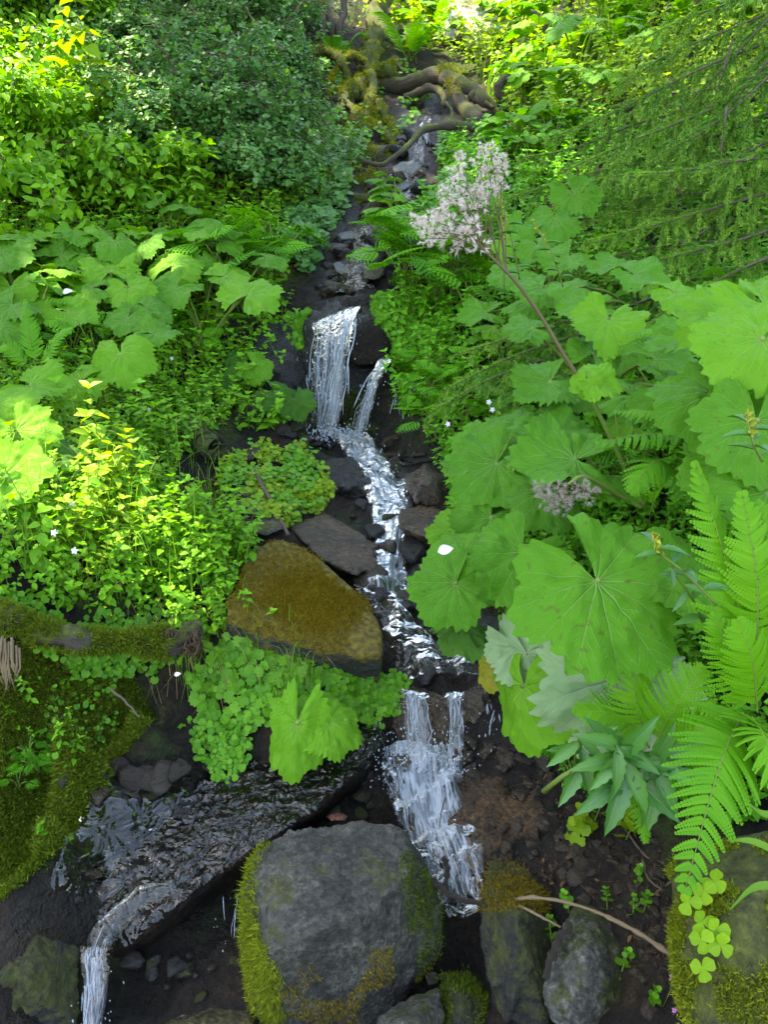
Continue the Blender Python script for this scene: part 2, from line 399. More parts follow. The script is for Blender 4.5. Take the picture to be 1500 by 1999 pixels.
# ================================================================== TERRAIN
CP = [  # photo pixel, distance: points of the bare ground, measured along the stream and up both banks
 (185,1990,1.86),(700,1990,1.95),(900,1900,2.0),(350,1900,1.95),(560,1750,2.1),(110,1640,2.24),(80,1770,2.06),(300,1480,2.50),(170,1570,2.40),(130,1720,2.14),
 (250,1560,2.33),(400,1480,2.42),(200,1720,2.08),(640,1620,2.28),(870,1720,2.12),(830,1560,2.33),(830,1470,2.48),
 (560,1500,2.36),(700,1420,2.5),(930,1420,2.45),
 (870,1335,2.55),(770,1230,2.82),(760,1130,3.05),(770,1010,3.5),(740,930,3.95),(690,860,4.28),
 (640,800,4.38),(680,700,4.47),(680,600,4.58),(700,520,5.05),(705,450,5.6),(790,350,6.5),(820,260,7.5),(830,200,8.3),
 (600,1130,2.92),(620,1050,3.2),(560,950,3.6),(650,920,3.75),(560,1340,2.45),(450,1220,2.58),(560,1230,2.62),
 (540,860,4.0),(540,700,4.5),(560,560,4.85),(600,430,5.8),(620,300,6.9),(640,180,8.6),
 (100,1300,2.05),(60,1500,1.92),(40,1680,1.88),(330,1420,2.42),(20,1900,1.75),(250,1330,2.25),
 (0,1150,2.35),(200,1150,2.5),(380,1130,2.7),(300,1000,3.0),(0,950,2.9),(0,750,3.6),(250,800,3.75),(420,880,3.6),(400,650,4.5),(200,600,4.4),(0,550,4.3),
 (450,450,5.4),(150,420,5.3),(0,350,5.3),(300,250,6.8),(480,200,7.6),(0,100,7.0),(300,20,8.8),(550,40,9.5),
 (740,60,10.5),(850,100,10.0),(900,10,12.0),(1000,100,10.2),(1050,10,11.5),
 (1400,1980,1.42),(1480,1700,1.55),(1250,1950,1.72),(1100,1980,1.78),(1000,1780,1.98),(1150,1720,1.95),(1250,1620,2.0),(1100,1560,2.2),(1000,1470,2.36),
 (1050,1380,2.5),(1300,1300,2.3),(1480,1250,1.95),(960,1200,2.8),(930,1080,3.1),(900,950,3.55),(1050,1000,3.15),(1250,1020,2.85),(1500,1000,2.5),
 (850,800,4.1),(840,680,4.45),(850,560,4.9),(1000,800,3.85),(1200,800,3.5),(1500,800,3.0),(1000,600,4.5),(1250,600,4.2),(1500,560,3.9),
 (950,420,5.6),(1100,400,5.6),(1300,380,5.3),(1500,300,5.2),(960,260,7.2),(1150,200,7.2),(1400,120,6.8),(1250,20,9.0),(1500,0,8.0),(1000,180,8.6)]
cp = np.array([at(*c) for c in CP])
anch = np.array([(0,-3,-.3),(-6,-3,.2),(6,-3,.4),(0,0,-.25),(-2.5,0.2,.2),(2.5,0.2,.4),(-6,3,2.2),(6,3,2.6),(-9,8,6),(9,8,6.5),(-8,14,9),(0,17,7.6),(8,14,9.5),
                 (0,30,15.5),(-20,30,20),(20,30,20),(-20,5,9),(20,5,10),(-20,-5,3),(20,-5,3),(0,45,24),(-3.5,2.2,.9),(3.2,2.0,1.1)], float)
C = np.vstack([cp, anch])
XY, Z = C[:, :2], C[:, 2]
D = np.linalg.norm(XY[:, None] - XY[None], axis=-1)
n_ = len(C)
A = np.zeros((n_ + 3, n_ + 3)); A[:n_, :n_] = D - 0.02 * np.eye(n_); A[:n_, n_] = 1; A[:n_, n_ + 1:] = XY; A[n_, :n_] = 1; A[n_ + 1:, :n_] = XY.T
sol = np.linalg.solve(A, np.concatenate([Z, [0, 0, 0]]))
def hbase(x, y):
    x = np.asarray(x, float); y = np.asarray(y, float)
    sh = x.shape; q = np.stack([x.ravel(), y.ravel()], -1)
    out = np.empty(len(q))
    for i in range(0, len(q), 20000):
        d = np.linalg.norm(q[i:i + 20000, None] - XY[None], axis=-1)
        out[i:i + 20000] = d @ sol[:n_] + sol[n_] + q[i:i + 20000] @ sol[n_ + 1:]
    return out.reshape(sh)
# centre of the stream in plan, for a quieter bed
STREAM = np.array([at(px, py, d)[:2] for px, py, d in [(900,1800,2.05),(870,1720,2.12),(830,1500,2.42),(870,1335,2.55),(770,1230,2.82),(750,1130,3.05),(770,1010,3.5),(740,930,3.95),(680,850,4.3),(680,600,4.58),(700,520,5.05),(705,450,5.6),(790,350,6.5),(820,260,7.5),(830,200,8.3)]])
def stream_dist(x, y):
    q = np.stack([np.asarray(x, float).ravel(), np.asarray(y, float).ravel()], -1)
    best = np.full(len(q), 1e9)
    for a, b in zip(STREAM[:-1], STREAM[1:]):
        ab = b - a; t = np.clip(((q - a) @ ab) / (ab @ ab), 0, 1)
        best = np.minimum(best, np.linalg.norm(q - a - t[:, None] * ab, axis=-1))
    return best.reshape(np.shape(x))
def hfull(x, y):
    z = hbase(x, y)
    P = np.stack([x, y, z * 0.7], -1)
    far = np.clip(np.hypot(x, y) / 4.0, 0.3, 2.5)
    bed = np.exp(-(stream_dist(x, y) / .7) ** 2)
    rid = 1 - np.abs(vnoise(P * 13, 31)) * 2; rid2 = 1 - np.abs(vnoise(P * 30 + 5, 33)) * 2
    return z + fbm(P * 2.2, 3, 3) * 0.035 * far + fbm(P * 9, 9, 3) * 0.012 + bed * (fbm(P * 5, 35, 3) * .03 + rid * .022 + rid2 * .010)
xs = np.concatenate([np.linspace(-32, -6, 27), np.arange(-5.6, -2.2, .12), np.arange(-2.2, 2.4, .025), np.arange(2.4, 5.6, .12), np.linspace(6, 32, 27)])
ys = np.concatenate([np.linspace(-6, 0.3, 12), np.arange(.5, 5.4, .025), np.arange(5.4, 9, .06), np.arange(9, 18, .2), np.linspace(18.5, 48, 20)])
GX, GY = np.meshgrid(xs, ys)
GZ = hfull(GX, GY)
def height(x, y):
    x = np.clip(np.asarray(x, float), xs[0], xs[-1] - 1e-4); y = np.clip(np.asarray(y, float), ys[0], ys[-1] - 1e-4)
    i = np.clip(np.searchsorted(xs, x, 'right') - 1, 0, len(xs) - 2); j = np.clip(np.searchsorted(ys, y, 'right') - 1, 0, len(ys) - 2)
    u = (x - xs[i]) / (xs[i + 1] - xs[i]); v = (y - ys[j]) / (ys[j + 1] - ys[j])
    return GZ[j, i] * (1 - u) * (1 - v) + GZ[j, i + 1] * u * (1 - v) + GZ[j + 1, i] * (1 - u) * v + GZ[j + 1, i + 1] * u * v
def gnormal(x, y, e=.06):
    return unit(np.stack([-(height(x + e, y) - height(x - e, y)) / (2 * e), -(height(x, y + e) - height(x, y - e)) / (2 * e), np.ones(np.shape(x))], -1))
def ray_ground(px, py):
    """where the line of sight through photo pixels first meets the ground"""
    px = np.atleast_1d(np.asarray(px, float)); py = np.atleast_1d(np.asarray(py, float))
    dr = FWD + ((px - 750) / FPX)[:, None] * RGT + ((999.5 - py) / FPX)[:, None] * UPV
    ts = 0.8 * (1.007 ** np.arange(560))
    P = CAM + dr[:, None] * ts[None, :, None]
    below = P[..., 2] < height(P[..., 0], P[..., 1])
    k = np.where(below.any(1), below.argmax(1), len(ts) - 1); k = np.maximum(k, 1)
    r = np.arange(len(px))
    g = lambda kk: P[r, kk, 2] - height(P[r, kk, 0], P[r, kk, 1])
    g0, g1 = g(k - 1), g(k); f = np.clip(g0 / np.where(g0 - g1 == 0, 1, g0 - g1), 0, 1)
    d = ts[k - 1] * (1 - f) + ts[k] * f
    return CAM + dr * d[:, None], d
def G(px, py, up=0.0):
    return ray_ground(px, py)[0][0] + np.array([0, 0, up])

def soil_mat():
    m, t, N, L = nodes("soil")
    tc = N('TexCoord')
    def noise(sc, det=6, ro=.65):
        n = N('TexNoise'); n.inputs['Scale'].default_value = sc; n.inputs['Detail'].default_value = det; n.inputs['Roughness'].default_value = ro; L(tc.outputs['Object'], n.inputs['Vector']); return n
    n1, n2, n3 = noise(5), noise(40, 8, .7), noise(1.6, 7)
    r1 = ramp(N('ValToRGB'), [(.35, (.006, .004, .003)), (.55, (.022, .013, .008)), (.72, (.060, .036, .022))]); L(n1.outputs['Fac'], r1.inputs[0])
    r2 = ramp(N('ValToRGB'), [(.25, (.4,) * 3), (.6, (1.1,) * 3)]); L(n2.outputs['Fac'], r2.inputs[0])
    mu = N('Mix'); mu.data_type = 'RGBA'; mu.blend_type = 'MULTIPLY'; mu.inputs[0].default_value = 1; L(r1.outputs[0], mu.inputs[6]); L(r2.outputs[0], mu.inputs[7])
    rm = ramp(N('ValToRGB'), [(.52, (0, 0, 0)), (.60, (1, 1, 1))]); L(n3.outputs['Fac'], rm.inputs[0])
    a = N('Attribute'); a.attribute_name = 'lc'; s = N('SeparateXYZ'); L(a.outputs['Vector'], s.inputs[0])
    mk = N('Math'); mk.operation = 'MULTIPLY'; L(rm.outputs[0], mk.inputs[0]); L(s.outputs[0], mk.inputs[1])
    rc = ramp(N('ValToRGB'), [(.3, (.012, .022, .004)), (.7, (.06, .085, .012))]); L(n2.outputs['Fac'], rc.inputs[0])
    mm = N('Mix'); mm.data_type = 'RGBA'; L(mk.outputs[0], mm.inputs[0]); L(mu.outputs[2], mm.inputs[6]); L(rc.outputs[0], mm.inputs[7])
    rr = N('Mix'); rr.data_type = 'FLOAT'; L(s.outputs[1], rr.inputs[0]); rr.inputs[2].default_value = .9; rr.inputs[3].default_value = .28
    wd_ = N('MapRange'); L(s.outputs[1], wd_.inputs[0]); wd_.inputs[3].default_value = 1.0; wd_.inputs[4].default_value = .42      # soaked soil is darker
    wm = N('Mix'); wm.data_type = 'RGBA'; wm.blend_type = 'MULTIPLY'; wm.inputs[0].default_value = 1; L(mm.outputs[2], wm.inputs[6]); L(wd_.outputs[0], wm.inputs[7])
    p = N('BsdfPrincipled'); p.inputs['Specular IOR Level'].default_value = .3; L(wm.outputs[2], p.inputs['Base Color']); L(rr.outputs[0], p.inputs['Roughness'])
    b1 = N('Bump'); b1.inputs['Strength'].default_value = 1; b1.inputs['Distance'].default_value = .06; L(n1.outputs['Fac'], b1.inputs['Height'])
    b2 = N('Bump'); b2.inputs['Strength'].default_value = 1; b2.inputs['Distance'].default_value = .02; L(n2.outputs['Fac'], b2.inputs['Height']); L(b1.outputs[0], b2.inputs['Normal']); L(b2.outputs[0], p.inputs['Normal'])
    o = N('OutputMaterial'); L(p.outputs[0], o.inputs[0])
    return m
mb = MB()
ny_, nx_ = GX.shape
i_ = np.arange(ny_ - 1)[:, None] * nx_ + np.arange(nx_ - 1)[None]
sd = stream_dist(GX, GY)
ppx, ppy, _d = to_px(np.stack([GX, GY, GZ], -1))
DIRT = [(930,1380),(1060,1400),(1120,1540),(1290,1630),(1320,1750),(1330,1999),(880,1999),(900,1700)]
mossk = np.where(inpoly(ppx, ppy, DIRT) & (_d > 0), 0.15, 1.0) * np.clip((sd - .1) / .25, 0, 1)
wet = np.clip(1 - (sd - .12) / .22, 0, 1)
POOL = [(60,1620),(230,1480),(420,1480),(560,1480),(700,1560),(560,1700),(300,1999),(0,1999),(0,1800)]
wet = np.maximum(wet, np.where(inpoly(ppx, ppy, POOL) & (_d > 0), 1, 0))
mb.add(np.stack([GX, GY, GZ], -1), [np.stack([i_, i_ + 1, i_ + nx_ + 1, i_ + nx_], -1).reshape(-1, 4)], np.stack([mossk, wet, sd], -1))
ground = tag(link('ground', mb.mesh('ground', soil_mat())), 'brown forest soil of the steep gully with mossy patches', kind='structure')

# ================================================================== ROCKS
def icos(sub):
    bm = bmesh.new(); bmesh.ops.create_icosphere(bm, subdivisions=sub, radius=1)
    V = np.array([v.co for v in bm.verts]); F = np.array([[v.index for v in f.verts] for f in bm.faces]); bm.free()
    return V, F
ICO = {k: icos(k) for k in (1, 2, 3, 4, 5, 6, 7)}
def hull_planes(P):
    bm = bmesh.new()
    for p in P: bm.verts.new(p)
    r = bmesh.ops.convex_hull(bm, input=bm.verts)
    bm.normal_update()
    c = np.mean(P, 0); n, d = [], []
    for f in bm.faces:
        nn = np.array(f.normal); dd = float((np.array(f.verts[0].co) - c) @ nn)
        if dd < 0: nn, dd = -nn, -dd
        if dd > 1e-4: n.append(nn); d.append(dd)
    bm.free()
    return c, np.array(n), np.array(d)
def rock_verts(P, sub=5, p=14, amp=0.03, freq=4.0, seed=0, fine=0.25, facet=0.0):
    """a stone with the convex outline of points P: rounded planes, then fractal relief"""
    c, n, d = hull_planes(np.asarray(P, float))
    V, F = ICO[sub]
    q = np.maximum((V @ n.T) / d[None], 1e-6)
    r = (q ** p).sum(1) ** (-1.0 / p)
    W = V * r[:, None]
    size = np.median(r)
    nz = fbm(W * freq / size * 0.35 + seed * 3.1, seed, 5, .55)
    rid = 1 - np.abs(vnoise(W * freq / size * 0.5 + 9.7, seed + 40)) * 2
    W = W * (1 + amp * nz + amp * .6 * facet * rid)[:, None]
    W = W + V * (vnoise(W * freq * 6 / size, seed + 3) * amp * fine * size)[:, None]
    if sub >= 5:
        cr = 1 - np.abs(fbm(W * 11 + seed, seed + 21, 3)) * 1.6
        pit = np.maximum(vnoise(W * 70, seed + 23) - .35, 0)
        W = W + V * ((np.clip(cr, 0, 1) ** 6 * -.35 + fbm(W * 28, seed + 25, 3) * .22 - pit * .5) * amp * fine * size * .9)[:, None]
    return c, W, F
def rock(name, label, pts, mat, sub=6, cat='rock', group=None, moss=None, **k):
    c, W, F = rock_verts(pts, sub, **k)
    o = link(name, MB().add(W, [F]).mesh(name, mat), None, c)
    tag(o, label, cat, group)
    return o, W + c
def pts(*a): return [at(*q) for q in a]

M_grey = rock_mat('grey_stone', (.030, .027, .022), (.140, .130, .104), .6, (.075, .072, .010), .08, scale=6, bump=1.0, spec=.5, lichen=.12)
M_lichen = rock_mat('lichened_stone', (.055, .053, .047), (.25, .24, .205), .8, (.06, .07, .012), .30, scale=7, bump=1.0, lichen=.3)
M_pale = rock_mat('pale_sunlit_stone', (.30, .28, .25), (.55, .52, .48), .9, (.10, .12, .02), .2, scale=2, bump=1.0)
M_dark = rock_mat('dark_wet_stone', (.008, .007, .007), (.032, .028, .026), .25, None, scale=8, bump=.9, spec=.6)
M_darkmoss = rock_mat('dark_mossy_stone', (.012, .011, .010), (.05, .045, .036), .55, (.05, .055, .008), .45, scale=8, bump=.9)
M_brown = rock_mat('brown_wet_stone', (.022, .014, .008), (.085, .052, .026), .22, None, scale=6, bump=.7, spec=.6)
M_ochre = rock_mat('ochre_mossy_stone', (.02, .02, .018), (.05, .05, .045), .6, (.17, .125, .010), .66, scale=6, bump=.9, mossup=.5)
M_orange = rock_mat('orange_wet_stone', (.030, .016, .008), (.150, .078, .030), .16, None, scale=9, bump=.9, spec=.6)
M_slab = rock_mat('wet_sheet_stone', (.004, .003, .0025), (.020, .012, .008), .5, None, scale=7, bump=.8, spec=.15)
M_olive = rock_mat('olive_wet_stone', (.016, .014, .006), (.06, .052, .018), .2, None, scale=5, bump=.4, spec=.6)
M_blue = rock_mat('blue_grey_slate', (.03, .033, .036), (.085, .09, .095), .35, None, scale=9, bump=.6, spec=.6)
M_mossgreen = rock_mat('green_moss_stone', (.03, .028, .02), (.09, .08, .06), .8, (.10, .11, .016), .72, scale=6, bump=1.0, lichen=.55)
M_red = rock_mat('red_stone', (.14, .045, .025), (.30, .12, .07), .6, None, scale=14, bump=.8)

# the big grey boulder in front
boulder, WB = rock('boulder', 'large grey angular boulder at the front with yellow moss down its left edge', pts(
    (500,1660,1.98),(560,1615,2.05),(700,1595,2.07),(790,1615,2.05),(825,1690,1.98),(478,1720,1.93),(530,1860,1.74),(640,1812,1.76),(735,1768,1.80),(800,1702,1.92),
    (475,1830,1.88),(500,1999,1.90),(540,2080,1.95),(700,2060,1.95),(770,1960,1.91),(870,1850,2.02),(890,1790,2.12),(840,1710,2.15),(620,1990,1.885),(880,1850,2.3),(520,1850,2.2),(600,2100,2.05)),
    M_grey, sub=7, cat='boulder', p=60, amp=.04, freq=9, seed=4, fine=.34, facet=.9)
mslab, WM = rock('mossy_slab', 'flat rock covered in ochre brown moss beside the cascade', pts(
    (545,1040,2.98),(500,1060,2.90),(440,1180,2.50),(440,1212,2.46),(590,1262,2.42),(745,1288,2.46),(758,1240,2.56),(718,1175,2.74),(625,1085,2.92),
    (520,1200,2.9),(745,1345,2.6),(600,1340,2.56),(450,1290,2.58),(740,1290,2.8),(560,1130,2.8)),
    M_ochre, sub=6, p=22, amp=.035, freq=6, seed=8, fine=.3)
wslab, WS = rock('wet_slab', 'long dark slab glazed with a thin sheet of running water', pts(
    (745,1380,2.55),(775,1395,2.5),(762,1450,2.36),(650,1570,2.16),(600,1600,2.1),(430,1710,1.98),(300,1800,1.92),(240,1862,1.88),(150,1868,1.9),(75,1790,1.97),(115,1640,2.15),(290,1508,2.38),(520,1450,2.5),
    (740,1520,2.45),(600,1660,2.3),(420,1790,2.15),(250,1920,2.02),(140,1920,2.05)),
    M_slab, sub=6, cat='rock', p=12, amp=.05, freq=9, seed=12, fine=.30)
rock('cliff', 'dark rock step the upper waterfall drops over', pts(
    (600,598,4.5),(640,585,4.7),(745,598,4.62),(768,640,4.5),(770,840,4.42),(700,870,4.36),(610,850,4.34),(585,720,4.4),(595,640,4.42),(690,620,4.46),(720,700,4.40),(560,700,4.9),(780,700,4.9),(680,600,5.1),(680,900,4.8)),
    M_dark, sub=6, cat='rock', p=18, amp=.09, freq=8, seed=15, facet=.8)
rock('ledge', 'wet purple grey ledge between the two upper water jets', pts(
    (690,640,4.42),(740,625,4.45),(765,660,4.42),(755,700,4.33),(700,715,4.3),(680,700,4.33),(690,720,4.5),(760,720,4.5)), M_slab, sub=5, p=14, amp=.07, freq=8, seed=16)
NAMED = [
 ('rock','black wet rock in the left bank face beside the upper waterfall', M_dark, [(495,640,4.5),(570,620,4.6),(605,700,4.5),(600,790,4.35),(520,800,4.3),(480,740,4.3),(540,720,4.2),(560,700,4.8)], 5, .10),
 ('rock','blocky dark rock left of the narrow middle cascade', M_dark, [(632,895,3.95),(690,892,4.0),(728,930,3.85),(725,975,3.72),(660,980,3.7),(630,940,3.75),(680,950,3.6),(690,940,4.0)], 5, .09),
 ('flat_rock','wide flat brown rock under shallow water above the mossy slab', M_brown, [(560,1025,3.42),(640,1000,3.5),(735,1060,3.35),(735,1115,3.15),(690,1125,3.05),(620,1085,3.12),(640,1110,3.4),(720,1110,3.4)], 5, .06),
 ('flat_rock','brown overhanging slab right of the middle cascade', M_brown, [(772,1000,3.5),(820,980,3.6),(890,1000,3.5),(895,1050,3.3),(850,1055,3.25),(780,1030,3.35),(850,1075,3.4),(800,1060,3.5)], 5, .07),
 ('rock','dark brown block beside the foam right of the middle cascade', M_brown, [(790,930,3.75),(830,905,3.85),(880,930,3.8),(870,985,3.6),(810,985,3.6),(830,940,3.55),(840,970,3.9)], 5, .10),
 ('flat_stone','pale flat stone lying across the upper stream', M_blue, [(655,455,5.6),(705,445,5.75),(715,458,5.7),(690,468,5.5),(660,466,5.5),(690,480,5.7)], 4, .05),
 ('flat_stone','tilted grey stone above the lip of the upper waterfall', M_blue, [(648,512,5.15),(665,510,5.2),(690,532,5.1),(680,540,5.05),(655,530,5.05),(675,545,5.2)], 4, .06),
 ('rock','brown grey stone at the right of the pool above the upper waterfall', M_grey, [(705,515,5.2),(740,505,5.25),(755,530,5.15),(730,550,5.0),(708,540,5.05),(735,540,5.3)], 4, .09),
 ('flat_stone','blue grey slate slab in the upper stream below the dead branch', M_blue, [(760,325,6.9),(800,308,7.0),(830,320,6.9),(815,345,6.6),(770,345,6.6),(800,350,6.9)], 4, .06),
 ('flat_stone','blue grey slate slab pointing down the upper stream', M_blue, [(760,365,6.4),(800,345,6.5),(808,358,6.4),(785,375,6.2),(762,376,6.2),(790,385,6.5)], 4, .05),
 ('rock','upright dark rock with ochre moss cap right of the boulder', M_darkmoss, [(950,1700,2.05),(975,1668,2.12),(1030,1675,2.1),(1075,1750,1.98),(1065,1830,1.88),(1075,1999,1.76),(985,1990,1.78),(945,1880,1.88),(940,1780,1.95),(1010,1800,1.82),(1020,1900,2.1),(1000,2060,1.9)], 6, .08),
 ('rock','pale grey lichened rock at the bottom right of the stream', M_lichen, [(1120,1768,1.92),(1180,1780,1.9),(1228,1860,1.8),(1225,1990,1.72),(1090,2010,1.68),(1062,1920,1.76),(1090,1830,1.82),(1150,1850,1.72),(1200,1920,2.0),(1120,2060,1.85)], 6, .08),
 ('rock','mossy dark rock half behind the pale lichened rock', M_darkmoss, [(1220,1770,1.95),(1300,1800,1.85),(1310,1880,1.75),(1260,1990,1.70),(1215,1930,1.8),(1250,1850,1.75),(1280,1900,2.0)], 5, .09),
 ('boulder','moss and lichen covered boulder in the bottom right corner', M_mossgreen, [(1312,1690,1.62),(1400,1640,1.62),(1560,1620,1.55),(1560,2050,1.28),(1400,2060,1.30),(1322,1990,1.38),(1330,1850,1.42),(1440,1800,1.36),(1560,1800,1.8),(1400,1900,1.8)], 6, .05),
 ('flat_rock','smooth olive brown wet slab at the bottom left', M_olive, [(220,1985,1.9),(330,1930,1.98),(470,1875,2.05),(505,1900,2.0),(500,2040,1.8),(220,2060,1.8),(350,2080,1.75),(400,2050,2.0)], 6, .04),
 ('rock','grey stone at the bottom edge right of the boulder', M_lichen, [(735,1985,1.78),(800,1945,1.86),(862,1930,1.88),(868,1990,1.8),(850,2050,1.74),(740,2050,1.72),(800,2000,1.7),(810,2050,1.95)], 5, .08),
 ('rock','dark green mossy stone in the shade below the boulder', M_darkmoss, [(865,1905,1.95),(920,1895,2.0),(965,1960,1.9),(960,2040,1.8),(870,2050,1.8),(900,1960,1.78),(920,2000,2.05)], 5, .09),
 ('flat_stone','upright flat grey stone against the mossy left bank', M_grey, [(172,1495,2.22),(212,1478,2.28),(215,1545,2.2),(205,1552,2.16),(170,1555,2.14),(190,1520,2.26),(200,1560,2.28)], 4, .05),
 ('stone','small brick red stone above the boulder', M_red, [(638,1592,2.18),(660,1585,2.2),(680,1592,2.18),(675,1602,2.13),(645,1603,2.13),(660,1598,2.22)], 4, .12),
 ('rock','rounded dark rock standing in the foam of the lower cascade', M_brown, [(772,1465,2.42),(800,1455,2.45),(812,1480,2.38),(795,1500,2.32),(770,1490,2.34),(790,1485,2.5)], 4, .10),
 ('rock','orange brown rock ledge with water running over it right of the lower cascade', M_orange, [(915,1430,2.50),(1000,1420,2.50),(1085,1500,2.32),(1050,1640,2.11),(940,1720,2.06),(890,1640,2.16),(885,1520,2.35),(980,1560,2.225),(980,1600,2.5)], 6, .16),
 ('rock','dark brown rock step under the lower waterfall', M_brown, [(765,1345,2.58),(860,1315,2.66),(965,1340,2.56),(985,1420,2.46),(920,1460,2.42),(800,1480,2.42),(745,1430,2.5),(860,1370,2.48),(860,1450,2.7)], 6, .10),
 ('rock','black rock pile above the lower waterfall', M_dark, [(760,1250,2.8),(820,1215,2.86),(935,1270,2.72),(945,1320,2.62),(860,1330,2.6),(770,1310,2.65),(860,1270,2.64),(860,1310,2.85)], 5, .12),
 ('rock','dark rock under the big leaves beside the cascade', M_dark, [(930,1190,2.8),(1000,1180,2.85),(1010,1260,2.7),(950,1280,2.66),(900,1240,2.7),(960,1230,2.6),(970,1240,2.95)], 5, .10),
 ('rock','black rock with a wet face left of the lower pool', M_dark, [(330,1540,2.3),(380,1520,2.34),(430,1555,2.26),(400,1600,2.16),(340,1595,2.16),(380,1590,2.35)], 5, .10),
 ('rock','dark mossy rock at the foot of the small left waterfall', M_darkmoss, [(0,1780,1.9),(90,1760,1.96),(150,1860,1.88),(140,2020,1.76),(0,2040,1.72),(-80,1900,1.78),(60,1900,1.74),(60,1900,2.05)], 6, .09),
 ('rock','brown stone leaning at the left of the upper waterfall foot', M_darkmoss, [(535,868,4.1),(570,855,4.15),(590,890,4.0),(560,905,3.9),(530,900,3.92),(560,890,4.1)], 4, .10),
 ('rock','grey brown rock beneath the mossy ground left of the cascade', M_darkmoss, [(355,960,3.15),(400,950,3.2),(430,1010,3.05),(410,1040,2.95),(360,1020,2.95),(390,1000,3.2)], 5, .10),
 ('rock','dark rock near the fallen stick in the mossy hollow', M_grey, [(480,1000,3.35),(530,990,3.4),(560,1030,3.25),(520,1050,3.15),(480,1035,3.2),(520,1030,3.4)], 4, .12),
 ('rock','rock under the cascade between the foam and the mossy slab', M_dark, [(680,1120,3.05),(720,1105,3.1),(760,1150,3.0),(740,1190,2.86),(700,1170,2.88),(720,1160,3.1)], 5, .11),
 ('stone','pale stone wedged at the foot of the boulder', M_lichen, [(830,1900,1.98),(852,1896,2.0),(858,1915,1.95),(835,1922,1.93),(845,1925,2.02)], 4, .1),
 ('boulder','pale sunlit rock face at the top of the gully', M_pale, [(862,-60,10.6),(930,-90,10.8),(1005,-60,10.6),(1000,60,10.2),(950,95,9.9),(868,80,10.0),(870,10,10.2),(975,10,10.15),(930,20,11.4)], 5, .14),
]
for nm, lb, mt, q, sub, amp in NAMED:
    if np.mean([c[2] for c in q]) > 3.0 and 'waterfall foot' not in lb and 'black wet rock' not in lb and 'pale sunlit' not in lb:
        cx, cy, cz = np.mean(q, 0); dg = ray_ground([cx], [cy])[1][0]; q = [(a, b, c + dg - cz - .03 * dg / 5) for a, b, c in q]
    rock(nm, lb, pts(*q), mt, sub=sub, cat='rock' if nm == 'boulder' else nm.replace('_', ' '), p=30, amp=amp * 1.25, freq=6, seed=len(lb) + int(q[0][0]) % 50, facet=.6)

# loose stones in the bed
base_rocks = []
for k in range(7):
    r_ = np.random.default_rng(50 + k)
    P = unit(r_.normal(size=(16, 3))) * np.array([1, .8, .55]) * r_.uniform(.8, 1.1, (16, 1))
    c, W, F = rock_verts(P, 4, p=16, amp=.09, freq=5, seed=60 + k, facet=.6)
    base_rocks.append([MB().add(W, [F]).mesh('stone', m_) for m_ in (M_dark, M_brown, M_darkmoss)])
ZONES = [  # photo polygon, how many, size range, label, group
 ([(640,860),(790,850),(840,950),(830,1080),(800,1200),(700,1180),(720,1050),(680,950)], 64, (.03,.10), 'dark wet stone in the bed of the middle cascade', 'stones of the middle cascade'),
 ([(650,460),(760,450),(780,560),(640,590),(600,560),(640,500)], 30, (.04,.11), 'dark stone in the stream above the upper waterfall', 'stones above the upper waterfall'),
 ([(740,270),(880,240),(880,420),(700,440),(720,350)], 30, (.06,.16), 'dark stone in the shaded upper stream bed', 'stones of the upper stream'),
 ([(740,1460),(920,1440),(930,1680),(830,1640),(760,1560)], 26, (.025,.06), 'brown stone awash in the foam under the lower waterfall', 'stones under the lower waterfall'),
 ([(930,1430),(1100,1500),(1300,1640),(1330,1960),(1240,1990),(1230,1800),(1080,1740),(960,1660)], 150, (.008,.034), 'small reddish brown pebble on the bare earth of the right bank', 'pebbles on the right bank'),
 ([(760,1190),(960,1200),(980,1330),(770,1330)], 22, (.03,.07), 'dark wet stone just above the lower waterfall', 'stones above the lower waterfall'),
 ([(560,800),(680,830),(680,880),(560,880)], 16, (.04,.1), 'dark stone at the foot of the upper waterfall', 'stones at the foot of the upper waterfall'),
 ([(430,880),(560,900),(600,1020),(440,1010)], 34, (.03,.08), 'dark stone in the mossy hollow left of the cascade', 'stones in the mossy hollow'),
 ([(560,1010),(690,1000),(720,1100),(640,1090)], 16, (.02,.06), 'dark stone around the flat brown rock left of the cascade', 'stones around the flat brown rock'),
 ([(100,1520),(420,1500),(400,1600),(150,1780)], 26, (.015,.05), 'dark stone on the floor of the shallow left pool', 'stones of the left pool'),
 ([(230,1880),(470,1850),(470,1960),(230,1980)], 14, (.02,.05), 'black stone in the shade under the wet slab', 'stones under the wet slab'),
 ([(900,1420),(1070,1430),(1080,1560),(960,1680),(900,1640)], 40, (.015,.05), 'orange brown wet stone beside the foam of the lower cascade', 'orange stones beside the lower cascade'),
 ([(1000,1560),(1110,1560),(1300,1650),(1320,1760),(1120,1740),(1000,1660)], 24, (.015,.04), 'reddish brown stone half sunk in the bare earth of the right bank', 'stones on the bare earth'),
 ([(640,1420),(760,1450),(740,1600),(640,1600)], 14, (.02,.05), 'dark stone in the gap behind the boulder', 'stones behind the boulder'),
]
def sample_poly(poly, n, r=rng):
    poly = np.array(poly, float); lo, hi = poly.min(0), poly.max(0); out = np.zeros((0, 2))
    while len(out) < n:
        q = r.uniform(lo, hi, (n * 3, 2)); out = np.vstack([out, q[inpoly(q[:, 0], q[:, 1], poly)]])
    return out[:n]
